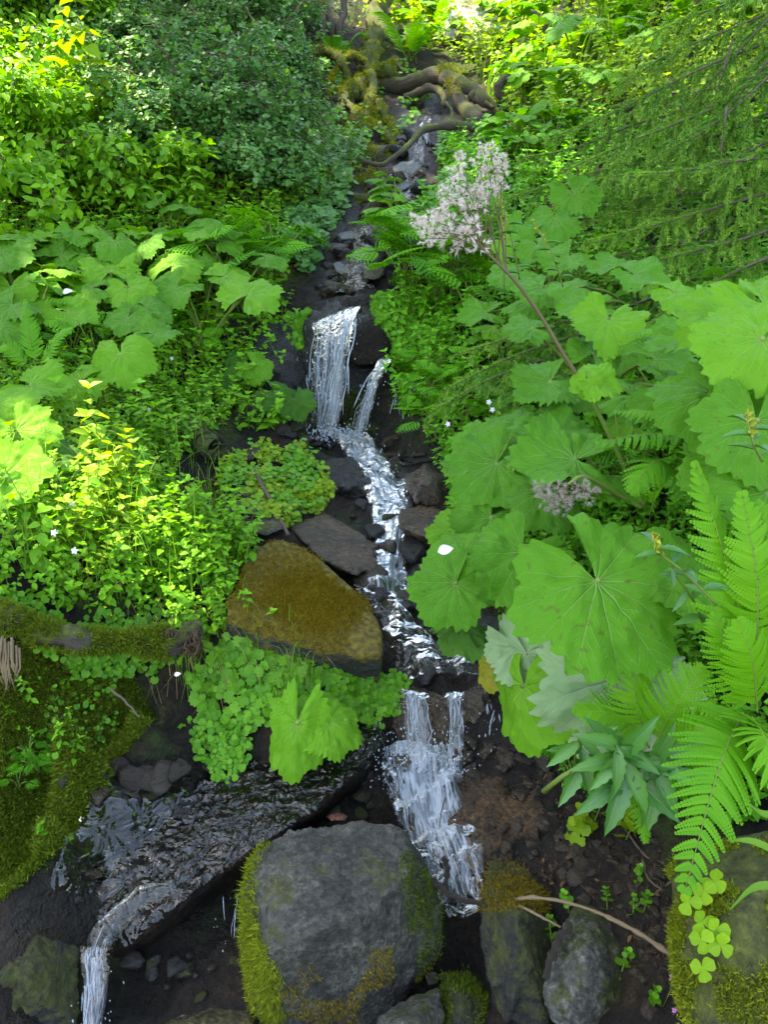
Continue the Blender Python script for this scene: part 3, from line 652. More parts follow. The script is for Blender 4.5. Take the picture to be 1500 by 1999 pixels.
for poly, n, (s0, s1), lb, gp in ZONES:
    q = sample_poly(poly, n); P, d = ray_ground(q[:, 0], q[:, 1])
    for k in range(n):
        s = s0 + (s1 - s0) * rng.random() ** 2
        mt = 1 if 'brown' in lb or rng.random() < .3 else (0 if rng.random() < .7 else 2)
        o = link('pebble' if 'pebble' in lb else 'stone', base_rocks[rng.integers(7)][mt], None, P[k] + [0, 0, s * .15])
        o.scale = (s, s * rng.uniform(.7, 1.1), s * rng.uniform(.7, 1.2)); o.rotation_euler = (rng.normal() * .3, rng.normal() * .3, rng.uniform(0, 6.28))
        tag(o, lb, 'pebble' if 'pebble' in lb else 'stone', gp)

# ================================================================== WATER
M_stream = water_mat('stream_water', foam=.42, scale=(44, 9, 1), film=.75, bump=.4, bscale=16, refl=.6, rough=.24)
M_foam = water_mat('foam_water', foam=.42, scale=(34, 15, 1), film=.72, bump=.4, bscale=18, refl=.6, rough=.24)
M_up = water_mat('upper_stream_water', foam=.36, scale=(40, 12, 1), film=.7, bump=.8, bscale=16, refl=.08, rough=.2)
M_fall = water_mat('falling_water', foam=.50, scale=(80, 3.2, 3), film=.70, bump=.3, bscale=24, refl=.5, rough=.10)
M_strand = water_mat('water_strand', foam=.86, scale=(3, 9, 1), film=.85, bump=.5, bscale=60)
M_sheet = water_mat('sheet_water', foam=.0, scale=(20, 10, 1), film=.0, bump=.7, bscale=20, rough=.06, refl=.95)
M_still = water_mat('shallow_water', foam=.0, scale=(20, 10, 1), film=.0, bump=.4, bscale=12, rough=.03, refl=.8)

def ribbon(rows, n=60, m=28, lift=.012, rough=.012, seed=0, foam=None, drape=True, taper=0.0):
    """stream surface: rows of (left px, right px, y px, distance or None for lying on the ground)"""
    A, B = [], []
    for l, r, y, d in rows:
        if d is None:
            (a, b), _ = ray_ground([l, r], [y, y])
        else: a, b = at(l, y, d), at(r, y, d)
        A.append(a); B.append(b)
    A, B = spline(A, n), spline(B, n)
    u = np.linspace(0, 1, m)
    P = A[:, None] * (1 - u)[None, :, None] + B[:, None] * u[None, :, None]
    wob = fbm(P * 8, seed, 2) * .012
    P[..., 0] += wob
    if drape:
        P[..., 2] = np.maximum(P[..., 2], height(P[..., 0], P[..., 1])) * .6 + .4 * height(P[..., 0], P[..., 1])
    P[..., 2] += lift + fbm(P * 14, seed + 5, 3) * rough
    edge = np.sin(u * math.pi) ** .5
    P[..., 2] -= (1 - edge)[None, :] * .02 + taper * (1 - np.sin(np.linspace(0, 1, n) * math.pi) ** .4)[:, None]
    ln = np.concatenate([[0], np.cumsum(np.linalg.norm(np.diff((A + B) / 2, axis=0), axis=1))])
    wd = np.linalg.norm(A - B, axis=1)
    lc = np.zeros((n, m, 3)); lc[..., 0] = (u[None] - .5) * wd[:, None] * 3; lc[..., 1] = ln[:, None]
    lc[..., 2] = (edge[None, :] * .5 + .1) if foam is None else edge[None] * .5 * np.interp(np.linspace(0, 1, n), np.linspace(0, 1, len(foam)), foam)[:, None] + .1
    i = np.arange(n - 1)[:, None] * m + np.arange(m - 1)[None]
    return MB().add(P, [np.stack([i, i + 1, i + m + 1, i + m], -1).reshape(-1, 4)], lc)
def water(name, mb_, mat, label):
    return tag(link(name, mb_.mesh(name, mat)), label, 'water', None, 'structure')
water('stream', ribbon([(640,690,848,None),(665,735,875,None),(690,775,925,None),(715,805,975,None),(728,805,1030,None),(728,790,1090,None),(690,800,1140,None),(715,790,1190,None),(745,830,1240,None),(770,930,1295,None),(785,960,1340,None)],
      120, 36, .03, .022, 3, foam=[1.2,1.2,1.1,1.15,1.1,1.1,1.2,.5,.3,.25,.5]), M_stream, 'white tumbling water of the narrow middle cascade')
water('stream', ribbon([(826,842,235,None),(816,836,270,None),(798,825,330,None),(755,810,390,None),(695,740,450,None),(685,730,510,None),(640,735,580,None)], 90, 24, .03, .03, 6,
      foam=[.3,.3,.05,.05,.05,.05,.3]), M_up, 'dark shaded water of the upper stream with white riffles')
water('stream', ribbon([(745,905,1455,2.43),(745,910,1520,2.34),(770,915,1590,2.24),(805,930,1660,2.15),(835,945,1730,2.07),(880,960,1790,2.0)], 80, 50, .035, .03, 11, foam=[1.5,1.4,1.3,1.1,.8,.4], drape=True), M_foam, 'white foaming water below the lower waterfall')

water('pool', ribbon([(215,420,1500,None),(165,380,1560,None),(120,340,1640,None),(95,260,1710,None),(90,190,1760,None)], 60, 60, .025, .006, 21, taper=.09), M_still, 'shallow dark brown pool on the left below the short log')
water('stream', ribbon([(270,350,1715,1.985),(215,285,1765,1.945),(172,238,1810,1.91),(160,212,1850,1.875)], 50, 30, .004, .004, 27, foam=[.05,.2,.45,.55], drape=False, taper=.02), M_foam, 'streaked water gathering at the edge of the wet slab')
# water sheet that lies on the wet slab: the slab's own upper faces lifted a little
c_, W_, F_ = rock_verts(pts(
    (745,1380,2.55),(775,1395,2.5),(762,1450,2.36),(650,1570,2.16),(600,1600,2.1),(430,1710,1.98),(300,1800,1.92),(240,1862,1.88),(150,1868,1.9),(75,1790,1.97),(115,1640,2.15),(290,1508,2.38),(520,1450,2.5),
    (740,1520,2.45),(600,1660,2.3),(420,1790,2.15),(250,1920,2.02),(140,1920,2.05)), 7, p=12, amp=.05, freq=9, seed=12, fine=.30)
V0 = W_ + c_
fn = np.cross(V0[F_[:, 1]] - V0[F_[:, 0]], V0[F_[:, 2]] - V0[F_[:, 0]]); fn = unit(fn)
keep = fn[:, 2] > .35
V1 = V0 + np.array([0, 0, .008]) + fbm(V0 * np.array([24, 38, 24]), 71, 2)[:, None] * np.array([0, 0, .009])
water('water_sheet', MB().add(V1, [F_[keep]], np.stack([V1[:, 0], V1[:, 1], V1[:, 2] * 0], -1)), M_sheet, 'thin rippled sheet of water reflecting the sky on the slab')

def waterfall(name, label, top, bot, n, rad, out=.10, seed=0, curtain=2, spread=.02, breaks=.3, drops=60, cw=1.0):
    """strands falling in arcs from the lip (two points) to the foot (two points), a torn curtain behind, flying drops"""
    r = np.random.default_rng(seed)
    t0, t1 = np.array(at(*top[0])), np.array(at(*top[1])); b0, b1 = np.array(at(*bot[0])), np.array(at(*bot[1]))
    root = thing(name, label, 'waterfall', (t0 + t1) / 2); root['kind'] = 'structure'
    org = (t0 + t1) / 2
    s_ = MB()
    arc = lambda a, b, s: np.stack([a[0] + (b[0] - a[0]) * s, a[1] + (b[1] - a[1]) * s - 0 * s, a[2] + (b[2] - a[2]) * (s ** 1.6)], -1) + np.sin(s * math.pi * .5)[:, None] * np.array([0, -out, 0]) * 0
    for k in range(n):
        c = np.clip(r.normal(.5, .28), 0, 1) if n > 20 else r.random()
        a = t0 + (t1 - t0) * c; b = b0 + (b1 - b0) * np.clip(c + r.normal() * .12, -.1, 1.1)
        a = a + np.array([0, -.015 * r.random(), 0]); b = b + np.array([r.normal() * spread, -out * r.random(), r.random() * .03])
        s0 = 0 if r.random() > breaks else r.uniform(.1, .7); s1 = 1 if r.random() > breaks else r.uniform(s0 + .15, 1.0); s1 = min(max(s1, s0 + .1), 1)
        s = np.linspace(s0, s1, 14)
        P = arc(a, b, s)
        P = P + np.stack([fbm(np.stack([np.full(14, k * 3.7), s * 5, np.full(14, z_)], -1), 5, 3) for z_ in (0., 4., 8.)], -1) * np.array([.014, .01, 0]) * np.linalg.norm(t0 - b0) / .5
        q = rad * r.uniform(.35, 1.25)
        prof = np.clip(np.minimum((s - s0) * 12, (s1 - s) * 9) + .25, 0, 1) * (1 - .35 * s)
        s_.tube(P, q * prof * (1 + .4 * vnoise(np.stack([s * 22, np.full(14, k), s], -1), 8)), 5, 0, rnd=r.uniform(.2, .8), cap=False)
    tag(link('water_strand', s_.mesh('water_strand', M_strand, origin=org), root), kind='stuff')
    for layer in range(curtain):
        n1, m1 = 40, 40
        u = np.linspace(0, 1, m1); s = np.linspace(0, 1, n1)
        P = np.zeros((n1, m1, 3))
        for j in range(m1):
            uu = .5 + (u[j] - .5) * cw
            P[:, j] = arc(t0 + (t1 - t0) * uu, b0 + (b1 - b0) * uu, s)
        P = P + fbm(P * np.array([25, 5, 5]), seed + 2 + layer * 7, 2)[..., None] * np.array([0, .014, 0]) + fbm(P * np.array([9, 9, 9]), seed + 4 + layer, 2)[..., None] * np.array([.015, 0, 0]) - np.array([0, .012 * layer, 0])
        lc = np.zeros((n1, m1, 3)); W = np.linalg.norm(t1 - t0)
        lc[..., 0] = u[None] * max(W * 3, .4); lc[..., 1] = s[:, None] * 1.0 + u[None] * .2 + layer * 3.3; lc[..., 2] = .55 * np.sin(u * math.pi)[None] ** .6 * (1 - .25 * s[:, None]) * np.clip(s[:, None] * 8 + .35, 0, 1)
        i = np.arange(n1 - 1)[:, None] * m1 + np.arange(m1 - 1)[None]
        link('water_curtain', MB().add(P, [np.stack([i, i + 1, i + m1 + 1, i + m1], -1).reshape(-1, 4)], lc).mesh('water_curtain', M_fall, origin=org), root)
    V, F = ICO[1]
    d_ = MB(); k = drops
    c = r.random(k); s = r.random(k) ** .7
    P = (t0 + (t1 - t0) * c[:, None]) * (1 - s)[:, None] + (b0 + (b1 - b0) * c[:, None]) * s[:, None]
    P[:, 2] = t0[2] + (b0[2] - t0[2]) * s ** 1.5
    P = P + r.normal(size=(k, 3)) * np.array([.035, .03, .02]) + np.array([0, -.03, 0])
    sz = r.uniform(.0009, .0026, k) * np.linalg.norm(t0 - CAM) / 3
    d_.scatter((V, [F], np.zeros_like(V)), np.repeat(np.eye(3)[None], k, 0), P, np.stack([sz, sz, sz * r.uniform(1.2, 4, k)], -1), r.random(k))
    tag(link('drops', d_.mesh('drops', M_strand, origin=org), root), kind='stuff')
waterfall('waterfall', 'sparse white threads of the upper waterfall at the left of the dark rock step', [(612,628,4.46),(690,596,4.48)], [(610,836,4.18),(650,850,4.16)], 16, .0024, .12, 1, curtain=1, breaks=.85, drops=170)
waterfall('waterfall', 'thick white slanting core of the upper waterfall', [(674,606,4.43),(706,594,4.45)], [(630,846,4.14),(660,854,4.12)], 11, .0042, .05, 2, curtain=3, breaks=.7, drops=90, cw=.85)
waterfall('waterfall', 'narrow slanting jet right of the upper waterfall', [(745,700,4.32),(766,698,4.32)], [(690,858,4.12),(708,862,4.12)], 7, .004, .03, 3, breaks=.7, drops=60, curtain=3)
waterfall('waterfall', 'thin dripping veil at the right edge of the rock step', [(770,738,4.36),(835,735,4.32)], [(775,830,4.2),(830,800,4.2)], 22, .0030, .03, 9, curtain=0, breaks=.95, drops=50)
waterfall('waterfall', 'left clear sheet of the lower waterfall', [(785,1345,2.52),(832,1352,2.50)], [(796,1490,2.40),(838,1485,2.38)], 10, .002, .05, 4, breaks=.7, drops=30, cw=1.0)
waterfall('waterfall', 'right clear jet of the lower waterfall', [(868,1352,2.50),(903,1350,2.50)], [(878,1462,2.38),(902,1465,2.38)], 8, .002, .04, 5, breaks=.7, drops=30)
waterfall('waterfall', 'thin trickle at the far right of the lower waterfall', [(945,1372,2.48),(972,1372,2.48)], [(945,1440,2.38),(965,1440,2.38)], 8, .0024, .03, 6, curtain=0, breaks=.6, drops=16)
waterfall('waterfall', 'small waterfall pouring off the slab at the bottom left', [(162,1846,1.88),(210,1850,1.865)], [(172,2010,1.76),(196,2010,1.76)], 7, .0018, .05, 7, breaks=.6, drops=40)
waterfall('waterfall', 'tiny jet in the shaded upper stream under the dead branch', [(818,245,7.5),(838,245,7.5)], [(822,285,7.1),(845,285,7.1)], 7, .007, .03, 8, curtain=0, breaks=.3, drops=10)
waterfall('waterfall', 'dripping threads under the edge of the wet slab', [(420,1735,2.02),(500,1700,2.05)], [(425,1860,1.98),(500,1830,2.0)], 5, .0014, .02, 10, curtain=0, breaks=.9, drops=16)
# splashing foam where the jets land
def splash(name, label, px, py, d, wpx, hpx, n, seed):
    r = np.random.default_rng(seed); q = r.normal(size=(n, 2)) * np.array([wpx, hpx]) * .45
    P = np.array([at(px + a, py + b, d - .02 * r.random()) for a, b in q]); P[:, 2] += np.abs(r.normal(size=n)) * .012
    V, F = ICO[1]; sz = r.uniform(.001, .0034, n) * d / 2.4
    tag(link(name, MB().scatter((V, [F], np.zeros_like(V)), np.repeat(np.eye(3)[None], n, 0), P, np.stack([sz, sz, sz * r.uniform(.8, 2.2, n)], -1), r.random(n)).mesh(name, M_strand)), label, 'water', None, 'stuff')
splash('foam', 'white foam where the upper waterfall lands', 655, 850, 4.12, 70, 22, 260, 1)
splash('foam', 'white splashing drops under the lower waterfall', 825, 1500, 2.34, 120, 80, 520, 2)
splash('foam', 'white splashing drops in the middle cascade', 745, 950, 3.8, 60, 70, 260, 3)

# ================================================================== WOOD
M_wood = plain_mat('weathered_wood', (.045, .032, .022), (.17, .13, .095), .8, 6, (14, 1.2, 1), .7, use_lc=True)
M_woodmoss = plain_mat('mossy_wood', (.022, .017, .013), (.105, .082, .062), .85, 6, (14, 1.2, 1), .7, use_lc=True, moss=(.10, .12, .012), mossamt=.55)
M_mosswood = plain_mat('moss_covered_wood', (.03, .024, .015), (.08, .065, .04), .9, 6, (14, 1.2, 1), .8, use_lc=True, moss=(.085, .11, .012), mossamt=.9)
M_darkwood = plain_mat('wet_dark_wood', (.012, .009, .007), (.05, .035, .026), .5, 6, (14, 1.2, 1), .7, use_lc=True)
M_straw = plain_mat('dry_stalk', (.10, .065, .035), (.24, .165, .09), .7, 8, (10, 2, 1), .4, use_lc=True)
M_bark = plain_mat('bark', (.03, .022, .016), (.09, .07, .05), .9, 9, (6, 2, 1), .9, use_lc=True)
M_twig = plain_mat('twig_bark', (.05, .032, .02), (.13, .09, .06), .85, 9, (6, 4, 1), .4, use_lc=True)
M_moss = leaf_mat('moss_blades', (.075, .115, .008), (.27, .30, .022), .25, .8, spec=.1)
M_mossdark = leaf_mat('dark_moss_blades', (.040, .075, .006), (.15, .20, .016), .25, .8, spec=.1)
M_mossbrown = leaf_mat('ochre_moss_blades', (.10, .07, .005), (.28, .195, .014), .2, .8, spec=.1)

def limb(mb_, path, r0, r1, sides=12, n=40, knob=.12, seed=0, mat=0):
    P = spline(path, n)
    s = np.linspace(0, 1, n)
    P = P + np.stack([fbm(np.stack([s * 7, s * 0 + seed, s * 0 + k], -1), seed, 2) for k in range(3)], -1) * (r0 * .35)
    rad = (r0 + (r1 - r0) * s) * (1 + knob * fbm(np.stack([s * 11, s * 0 + seed, s * 0], -1), seed + 4, 2))
    k0 = mb_.n
    mb_.tube(P, rad, sides, mat)
    # lumps around the girth
    V = mb_.V[-1]; ax = np.vstack([np.repeat(P, sides, 0), P[0], P[-1]])
    off = V - ax
    mb_.V[-1] = ax + off * (1 + knob * 1.4 * fbm(V / max(r0, .01) * .8, seed + 9, 3))[:, None]
    return mb_
def blades(V, N_, n, length, wid, seed=0, weight=None, jit=.5, lean=None):
    """short moss blades standing on points V with normals N_"""
    r = np.random.default_rng(seed)
    p = None if weight is None else weight / weight.sum()
    k = r.choice(len(V), n, p=p)
    base = V[k] + r.normal(size=(n, 3)) * length * .45
    d = unit(N_[k] + r.normal(size=(n, 3)) * jit + (0 if lean is None else np.asarray(lean)))
    L_ = length * r.uniform(.5, 1.3, n)[:, None]
    sd_ = unit(np.cross(d, r.normal(size=(n, 3)))) * wid * r.uniform(.6, 1.3, n)[:, None]
    W = np.stack([base - sd_, base + sd_, base + d * L_], 1).reshape(-1, 3)
    lc = np.zeros((n, 3, 3)); lc[..., 2] = np.clip(r.normal(.5, .25, n), 0, 1)[:, None]; lc[:, 2, 1] = 1
    return W, [np.arange(3 * n).reshape(-1, 3)], lc.reshape(-1, 3)
def vnormals(o):
    me = o.data; V = np.empty(len(me.vertices) * 3, np.float32); me.vertices.foreach_get('co', V)
    Nn = np.empty(len(me.vertices) * 3, np.float32); me.vertices.foreach_get('normal', Nn)
    return V.reshape(-1, 3).astype(float), Nn.reshape(-1, 3).astype(float)
def moss_part(o, n, length, wid, wfun, mat, seed=0, name='moss', label=None):
    V, Nn = vnormals(o); c = np.array(o.location)
    px, py, d = to_px(V + c)
    w_ = wfun(V + c, Nn, px, py)
    if w_.sum() <= 0: return
    W, F, lc = blades(V, Nn, n, length, wid, seed, w_)
    q = link(name, MB().add(W, F, lc).mesh(name, mat, smooth=False), o)
    if label: q['label'] = label
    return q
front = lambda Nn, P: (Nn * (CAM - P)).sum(1) > 0
MOSS_L = [(440,1640),(520,1600),(530,1640),(505,1690),(500,1760),(510,1830),(545,1900),(560,2100),(440,2100)]
moss_part(boulder, 22000, .015, .0016, lambda P, Nn, px, py: np.where(inpoly(px, py, MOSS_L) & (Nn[:, 0] < .35), 1.0, 0), M_moss, 1, label='shaggy yellow green moss down the left edge of the boulder')
moss_part(boulder, 5000, .008, .0011, lambda P, Nn, px, py: np.where((py > 1850) & (px > 540) & (fbm(P * 9, 3, 3) > .25), 1.0, 0), M_mossbrown, 2, label='thin brown moss on the lower front of the boulder')
moss_part(boulder, 6000, .008, .0011, lambda P, Nn, px, py: np.where((px > 780) & (fbm(P * 8, 5, 3) > .05), 1.0, 0), M_mossdark, 3, label='dark green moss on the shaded right side')
moss_part(mslab, 60000, .009, .0017, lambda P, Nn, px, py: np.where((Nn[:, 2] > .2) & (fbm(P * 5, 8, 4) > -.2), 1.0, 0), M_mossbrown, 4)
for o in list(COL.objects):
    lb = o.get('label', '')
    if 'bottom right corner' in lb: moss_part(o, 34000, .010, .0016, lambda P, Nn, px, py: np.where((fbm(P * 9, 8, 3) > .0) & ((Nn * (CAM - P)).sum(1) > 0), 1.0, 0), M_moss, 5)
    if 'dark green mossy stone' in lb: moss_part(o, 9000, .010, .0012, lambda P, Nn, px, py: np.ones(len(P)), M_mossdark, 6)
    if 'ochre moss cap' in lb: moss_part(o, 7000, .009, .0012, lambda P, Nn, px, py: np.where((py < 1780) & (fbm(P * 7, 2, 3) > -.1), 1.0, 0), M_mossbrown, 7)
    if 'half behind' in lb: moss_part(o, 5000, .009, .0012, lambda P, Nn, px, py: np.where(fbm(P * 8, 2, 3) > 0, 1.0, 0), M_mossdark, 8)

def branch_thing(name, label, cat, segs, mat, group=None, moss=None, sides=12, knob=.12):
    """segs: list of (path of (px,py,d) or (px,py) lying on the ground, r0, r1); the first is the thing's own body, the rest its side branches"""
    obs = None
    for k, (path, r0, r1) in enumerate(segs):
        P = [at(*p) if len(p) == 3 else G(p[0], p[1], r0 * .8) for p in path]
        if k == 0: org = np.array(P[0])
        mb_ = limb(MB(), P, r0, r1, sides, max(16, 8 * len(P)), knob, seed=len(label) + k)
        me = mb_.mesh(name if k == 0 else 'branch', mat, origin=org)
        if k == 0: obs = tag(link(name, me, None, org), label, cat, group)
        else: link('branch', me, obs)
    return obs
log = branch_thing('fallen_log', 'thick grey fallen log arching over the stream with a moss patch', 'log',
    [([(740,160,8.7),(800,163,8.5),(850,150,8.2),(885,160,8.0),(905,195,7.8),(945,245,7.5)], .10, .07),
     ([(868,148,8.1),(900,165,7.9),(935,190,7.75),(980,228,7.6)], .11, .03),
     ([(790,190,8.3),(825,176,8.2),(860,178,8.05),(872,205,7.9)], .045, .03),
     ([(925,190,7.8),(945,196,7.7),(965,212,7.6)], .06, .015)], M_woodmoss, sides=16, knob=.16)
moss_part(log, 4000, .018, .004, lambda P, Nn, px, py: np.where((px > 855) & (px < 900) & (py < 185) & (Nn[:, 2] > 0), 1.0, 0), M_moss, 9)
branch_thing('hooked_branch', 'hooked bare dead branch standing right of the fallen log', 'branch', [([(998,215,7.6),(982,188,7.6),(976,166,7.6),(995,154,7.6),(1020,160,7.6),(1036,180,7.6)], .055, .035)], M_woodmoss)
branch_thing('dead_branch', 'curved grey dead branch hanging high on the right slope', 'branch', [([(1108,-20,9.6),(1098,30,9.5),(1060,45,9.4),(1032,65,9.3),(1020,85,9.2),(1020,115,9.1)], .075, .05), ([(1070,42,9.45),(1055,30,9.4),(1040,20,9.4)], .03, .015)], M_wood, knob=.2)
branch_thing('fallen_branch', 'long thin branch bowed across the upper stream', 'branch',
    [([(985,263,7.0),(930,246,6.95),(880,246,6.9),(832,255,6.8),(800,282,6.6),(765,310,6.4),(740,325,6.3),(705,312,6.3)], .045, .016), ([(882,246,6.9),(884,220,7.0),(872,200,7.1)], .02, .012), ([(740,325,6.3),(742,345,6.25),(738,380,6.2)], .012, .008)], M_woodmoss, sides=8)
branch_thing('fallen_branch', 'mossy branch lying over the stream below the slate slabs', 'branch', [([(690,385,6.1),(740,393,6.0),(790,398,5.95),(850,400,6.0),(880,380,6.1)], .035, .028)], M_mosswood, sides=8)
# tangled mossy root plate
rt = branch_thing('root_plate', 'tangle of moss covered roots of an upturned stump left of the log', 'stump',
    [([(735,60,9.6),(722,95,9.2),(715,140,8.7),(712,180,8.4),(720,225,8.1)], .11, .07),
     ([(622,105,8.4),(640,100,8.35),(660,118,8.3),(678,160,8.3),(686,200,8.2),(660,225,8.1)], .055, .035),
     ([(686,165,8.3),(672,185,8.1),(668,215,8.0),(655,245,7.9)], .055, .03),
     ([(675,195,8.05),(690,210,7.95),(700,228,7.9)], .04, .022),
     ([(718,140,8.5),(728,165,8.2),(722,200,8.0),(715,240,7.8),(718,270,7.6)], .05, .03),
     ([(735,200,8.1),(750,225,7.8),(765,245,7.6),(780,280,7.3)], .045, .03),
     ([(632,205,8.2),(640,175,8.2),(648,150,8.25),(662,130,8.3)], .03, .02),
     ([(625,195,8.3),(645,185,8.25),(668,170,8.3)], .025, .018),
     ([(700,140,8.6),(735,135,8.5),(775,145,8.6)], .06, .035),
     ([(640,220,8.1),(662,205,8.0),(690,215,7.9),(705,250,7.7)], .03, .015),
     ([(700,260,7.6),(720,240,7.7),(745,250,7.6),(770,285,7.2),(760,310,7.0)], .035, .02),
     ([(660,120,8.3),(690,110,8.4),(712,125,8.4)], .035, .03),
     ([(745,140,8.6),(770,120,8.7),(790,140,8.5)], .03, .015),
     ([(690,190,8.2),(700,160,8.4),(712,150,8.5)], .06, .04)], M_mosswood, sides=12, knob=.3)
for ch in list(rt.children): ch.name = 'root'
for k, o in enumerate([rt] + list(rt.children)):
    org = np.array(rt.location)
    V, Nn = vnormals(o); px, py, d = to_px(V + org)
    w_ = np.where((fbm((V + org) * 4, 8, 3) > -.15) & (Nn[:, 2] > -.3), 1.0, 0.0)
    if w_.sum() > 0:
        W, F, lc = blades(V, Nn, 3200 if k == 0 else 1100, .022, .005, 70 + k, w_)
        link('moss', MB().add(W, F, lc).mesh('moss', M_moss, smooth=False), o)
branch_thing('tree_trunk', 'leaning mossy trunk rising at the top beside the roots', 'tree trunk', [([(752,120,10.0),(740,80,10.0),(735,40,10.2),(748,-10,10.4),(760,-80,10.6)], .17, .13)], M_mosswood, sides=16, knob=.15)
for k, (x0, x1, lb) in enumerate([(632,622,'slim bare stem rising at the top left of the roots'),(652,638,'thin pale stem between two bare stems at the top'),(664,672,'pale bare stem nearest the mossy trunk at the top')]):
    branch_thing('sapling', lb, 'stem', [([(x0,105,9.6),(x0 - 3,60,9.6),(x1,10,9.8),(x1 - 4,-60,10.0)], .05, .035)], M_bark, 'bare stems at the top', sides=8)
branch_thing('stick', 'dark straight stick leaning over the mossy hollow', 'stick', [([(494,914,3.45),(520,962,3.3),(545,1010,3.15),(562,1045,3.05)], .010, .008)], M_twig, sides=8)
branch_thing('log', 'short mossy log stub in the left bank above the hollow', 'log', [([(365,838,3.65),(400,862,3.55),(428,885,3.5)], .06, .05)], M_mosswood, sides=14)
branch_thing('log', 'dark broken log leaning beside the foot of the upper waterfall', 'log', [([(490,800,4.15),(530,825,4.1),(570,862,4.0)], .055, .045)], M_darkwood, sides=14)
branch_thing('log', 'short black waterlogged log lying in the left pool', 'log', [([(215,1502,2.28),(270,1515,2.26),(320,1520,2.24),(368,1492,2.28)], .032, .026)], M_darkwood, sides=28, knob=.32)
branch_thing('dry_stalk', 'long pale arched dry stalk lying over the rocks at lower right', 'stalk', [([(995,1760,1.93),(1040,1752,1.86),(1130,1768,1.80),(1220,1805,1.74),(1290,1850,1.68),(1322,1872,1.64)], .0040, .0055)], M_straw, sides=10, knob=.3)
branch_thing('dry_stalk', 'short pale dry stalk under the arched one', 'stalk', [([(1013,1768,1.88),(1060,1790,1.84),(1097,1812,1.82)], .004, .003)], M_straw, sides=6)
branch_thing('stick', 'knobbly dark stick between the two lower right rocks', 'stick', [([(1115,1802,1.80),(1090,1835,1.78),(1078,1870,1.75),(1062,1912,1.73)], .010, .008)], M_darkwood, sides=8, knob=.25)
branch_thing('stick', 'dark stick lying on the earth behind the arched stalk', 'stick', [([(1140,1770,1.94),(1200,1765,1.9),(1300,1778,1.8)], .012, .011)], M_darkwood, sides=8)
branch_thing('stick', 'black upright stick in the lower foam by the boulder', 'stick', [([(868,1675,2.1),(874,1700,2.08),(870,1745,2.02)], .009, .007)], M_darkwood, sides=8, knob=.2)
branch_thing('stick', 'black stick spanning the outflow right of the boulder', 'stick', [([(845,1715,2.02),(880,1748,1.98),(948,1768,1.95)], .008, .006)], M_darkwood, sides=8)
branch_thing('twig', 'thin bent twig standing in the lower cascade', 'twig', [([(884,1530,2.3),(866,1570,2.24),(858,1612,2.18)], .0025, .002)], M_darkwood, sides=6)
for k, (a, lb) in enumerate([([(735,890),(790,893),(832,890)],'dark twig caught at the right of the upper pool'),([(745,905),(800,908),(850,898)],'longer dark twig caught below another in the upper pool'),([(775,780,4.3),(805,778,4.28),(840,785,4.25)],'short dark twig under the dripping veil')]):
    branch_thing('twig', lb, 'twig', [(a, .011, .008)], M_darkwood, sides=6)
for k, (a, lb) in enumerate([([(1010,1620),(1040,1560),(1070,1510)],'thin root fibre on the bare earth under the leaves'),([(1220,1620),(1260,1670),(1300,1690)],'pale thin twig under the lower right fern'),([(1255,1680),(1270,1720),(1300,1740)],'pale crooked twig on the dark earth by the mossy boulder'),([(1240,1770),(1290,1740),(1320,1715)],'pale straight twig propped on the mossy boulder'),
                             ([(215,1345,2.2),(245,1370,2.18),(272,1400,2.15)],'pale bare twig hanging at the mossy bank'),([(690,1040,3.2),(700,1070,3.12),(715,1095,3.05)],'dark root trailing over the flat brown rock'),([(400,935,3.4),(430,940,3.36),(470,950,3.3)],'dark twig in the mossy hollow')]):
    branch_thing('twig', lb, 'twig', [(a, .004, .0025)], M_twig, sides=6)
# rotten log of the left bank with dangling moss
rl = branch_thing('rotten_log', 'rotten brown log half buried in moss along the left bank', 'log', [([(-60,1190,2.27),(90,1225,2.26),(220,1252,2.30),(320,1250,2.36),(392,1228,2.44)], .034, .030)], M_woodmoss, sides=24, knob=.35)
moss_part(rl, 30000, .014, .0020, lambda P, Nn, px, py: np.where((px < 335) & (fbm(P * 5, 3, 3) > -.6), 1.0, 0), M_mossdark, 11)
ragged = MB()
for k in range(70):      # crumbling fibres at the broken end
    a = at(rng.uniform(325, 392), rng.uniform(1225, 1262), 2.36 + rng.uniform(-.03, .05)); q = rng.uniform(.02, .06)
    ragged.tube([a, a + np.array([rng.normal() * .01, -.012, -q * .5]), a + np.array([rng.normal() * .02, -.015, -q])], [.0045, .004, .001], 4, 0, rng.random())
link('broken_end', ragged.mesh('broken_end', plain_mat('crumbling_wood', (.03, .015, .008), (.13, .07, .035), .9, 8, (8, 2, 1), .6, use_lc=True), origin=np.array(rl.location)), rl)
sp = MB()
for k in range(26):
    x = rng.uniform(-10, 38); y = rng.uniform(1240, 1270)
    sp.tube([at(x, y, 2.08), at(x + rng.normal() * 5, y + 40, 2.06), at(x + 6 + rng.normal() * 8, y + rng.uniform(60, 90), 2.06)], [.004, .003, .0008], 4, 0, rng.random())
tag(link('wood_splinters', sp.mesh('wood_splinters', M_straw)), 'splintered pale wood at the left edge under the moss', 'splinters')

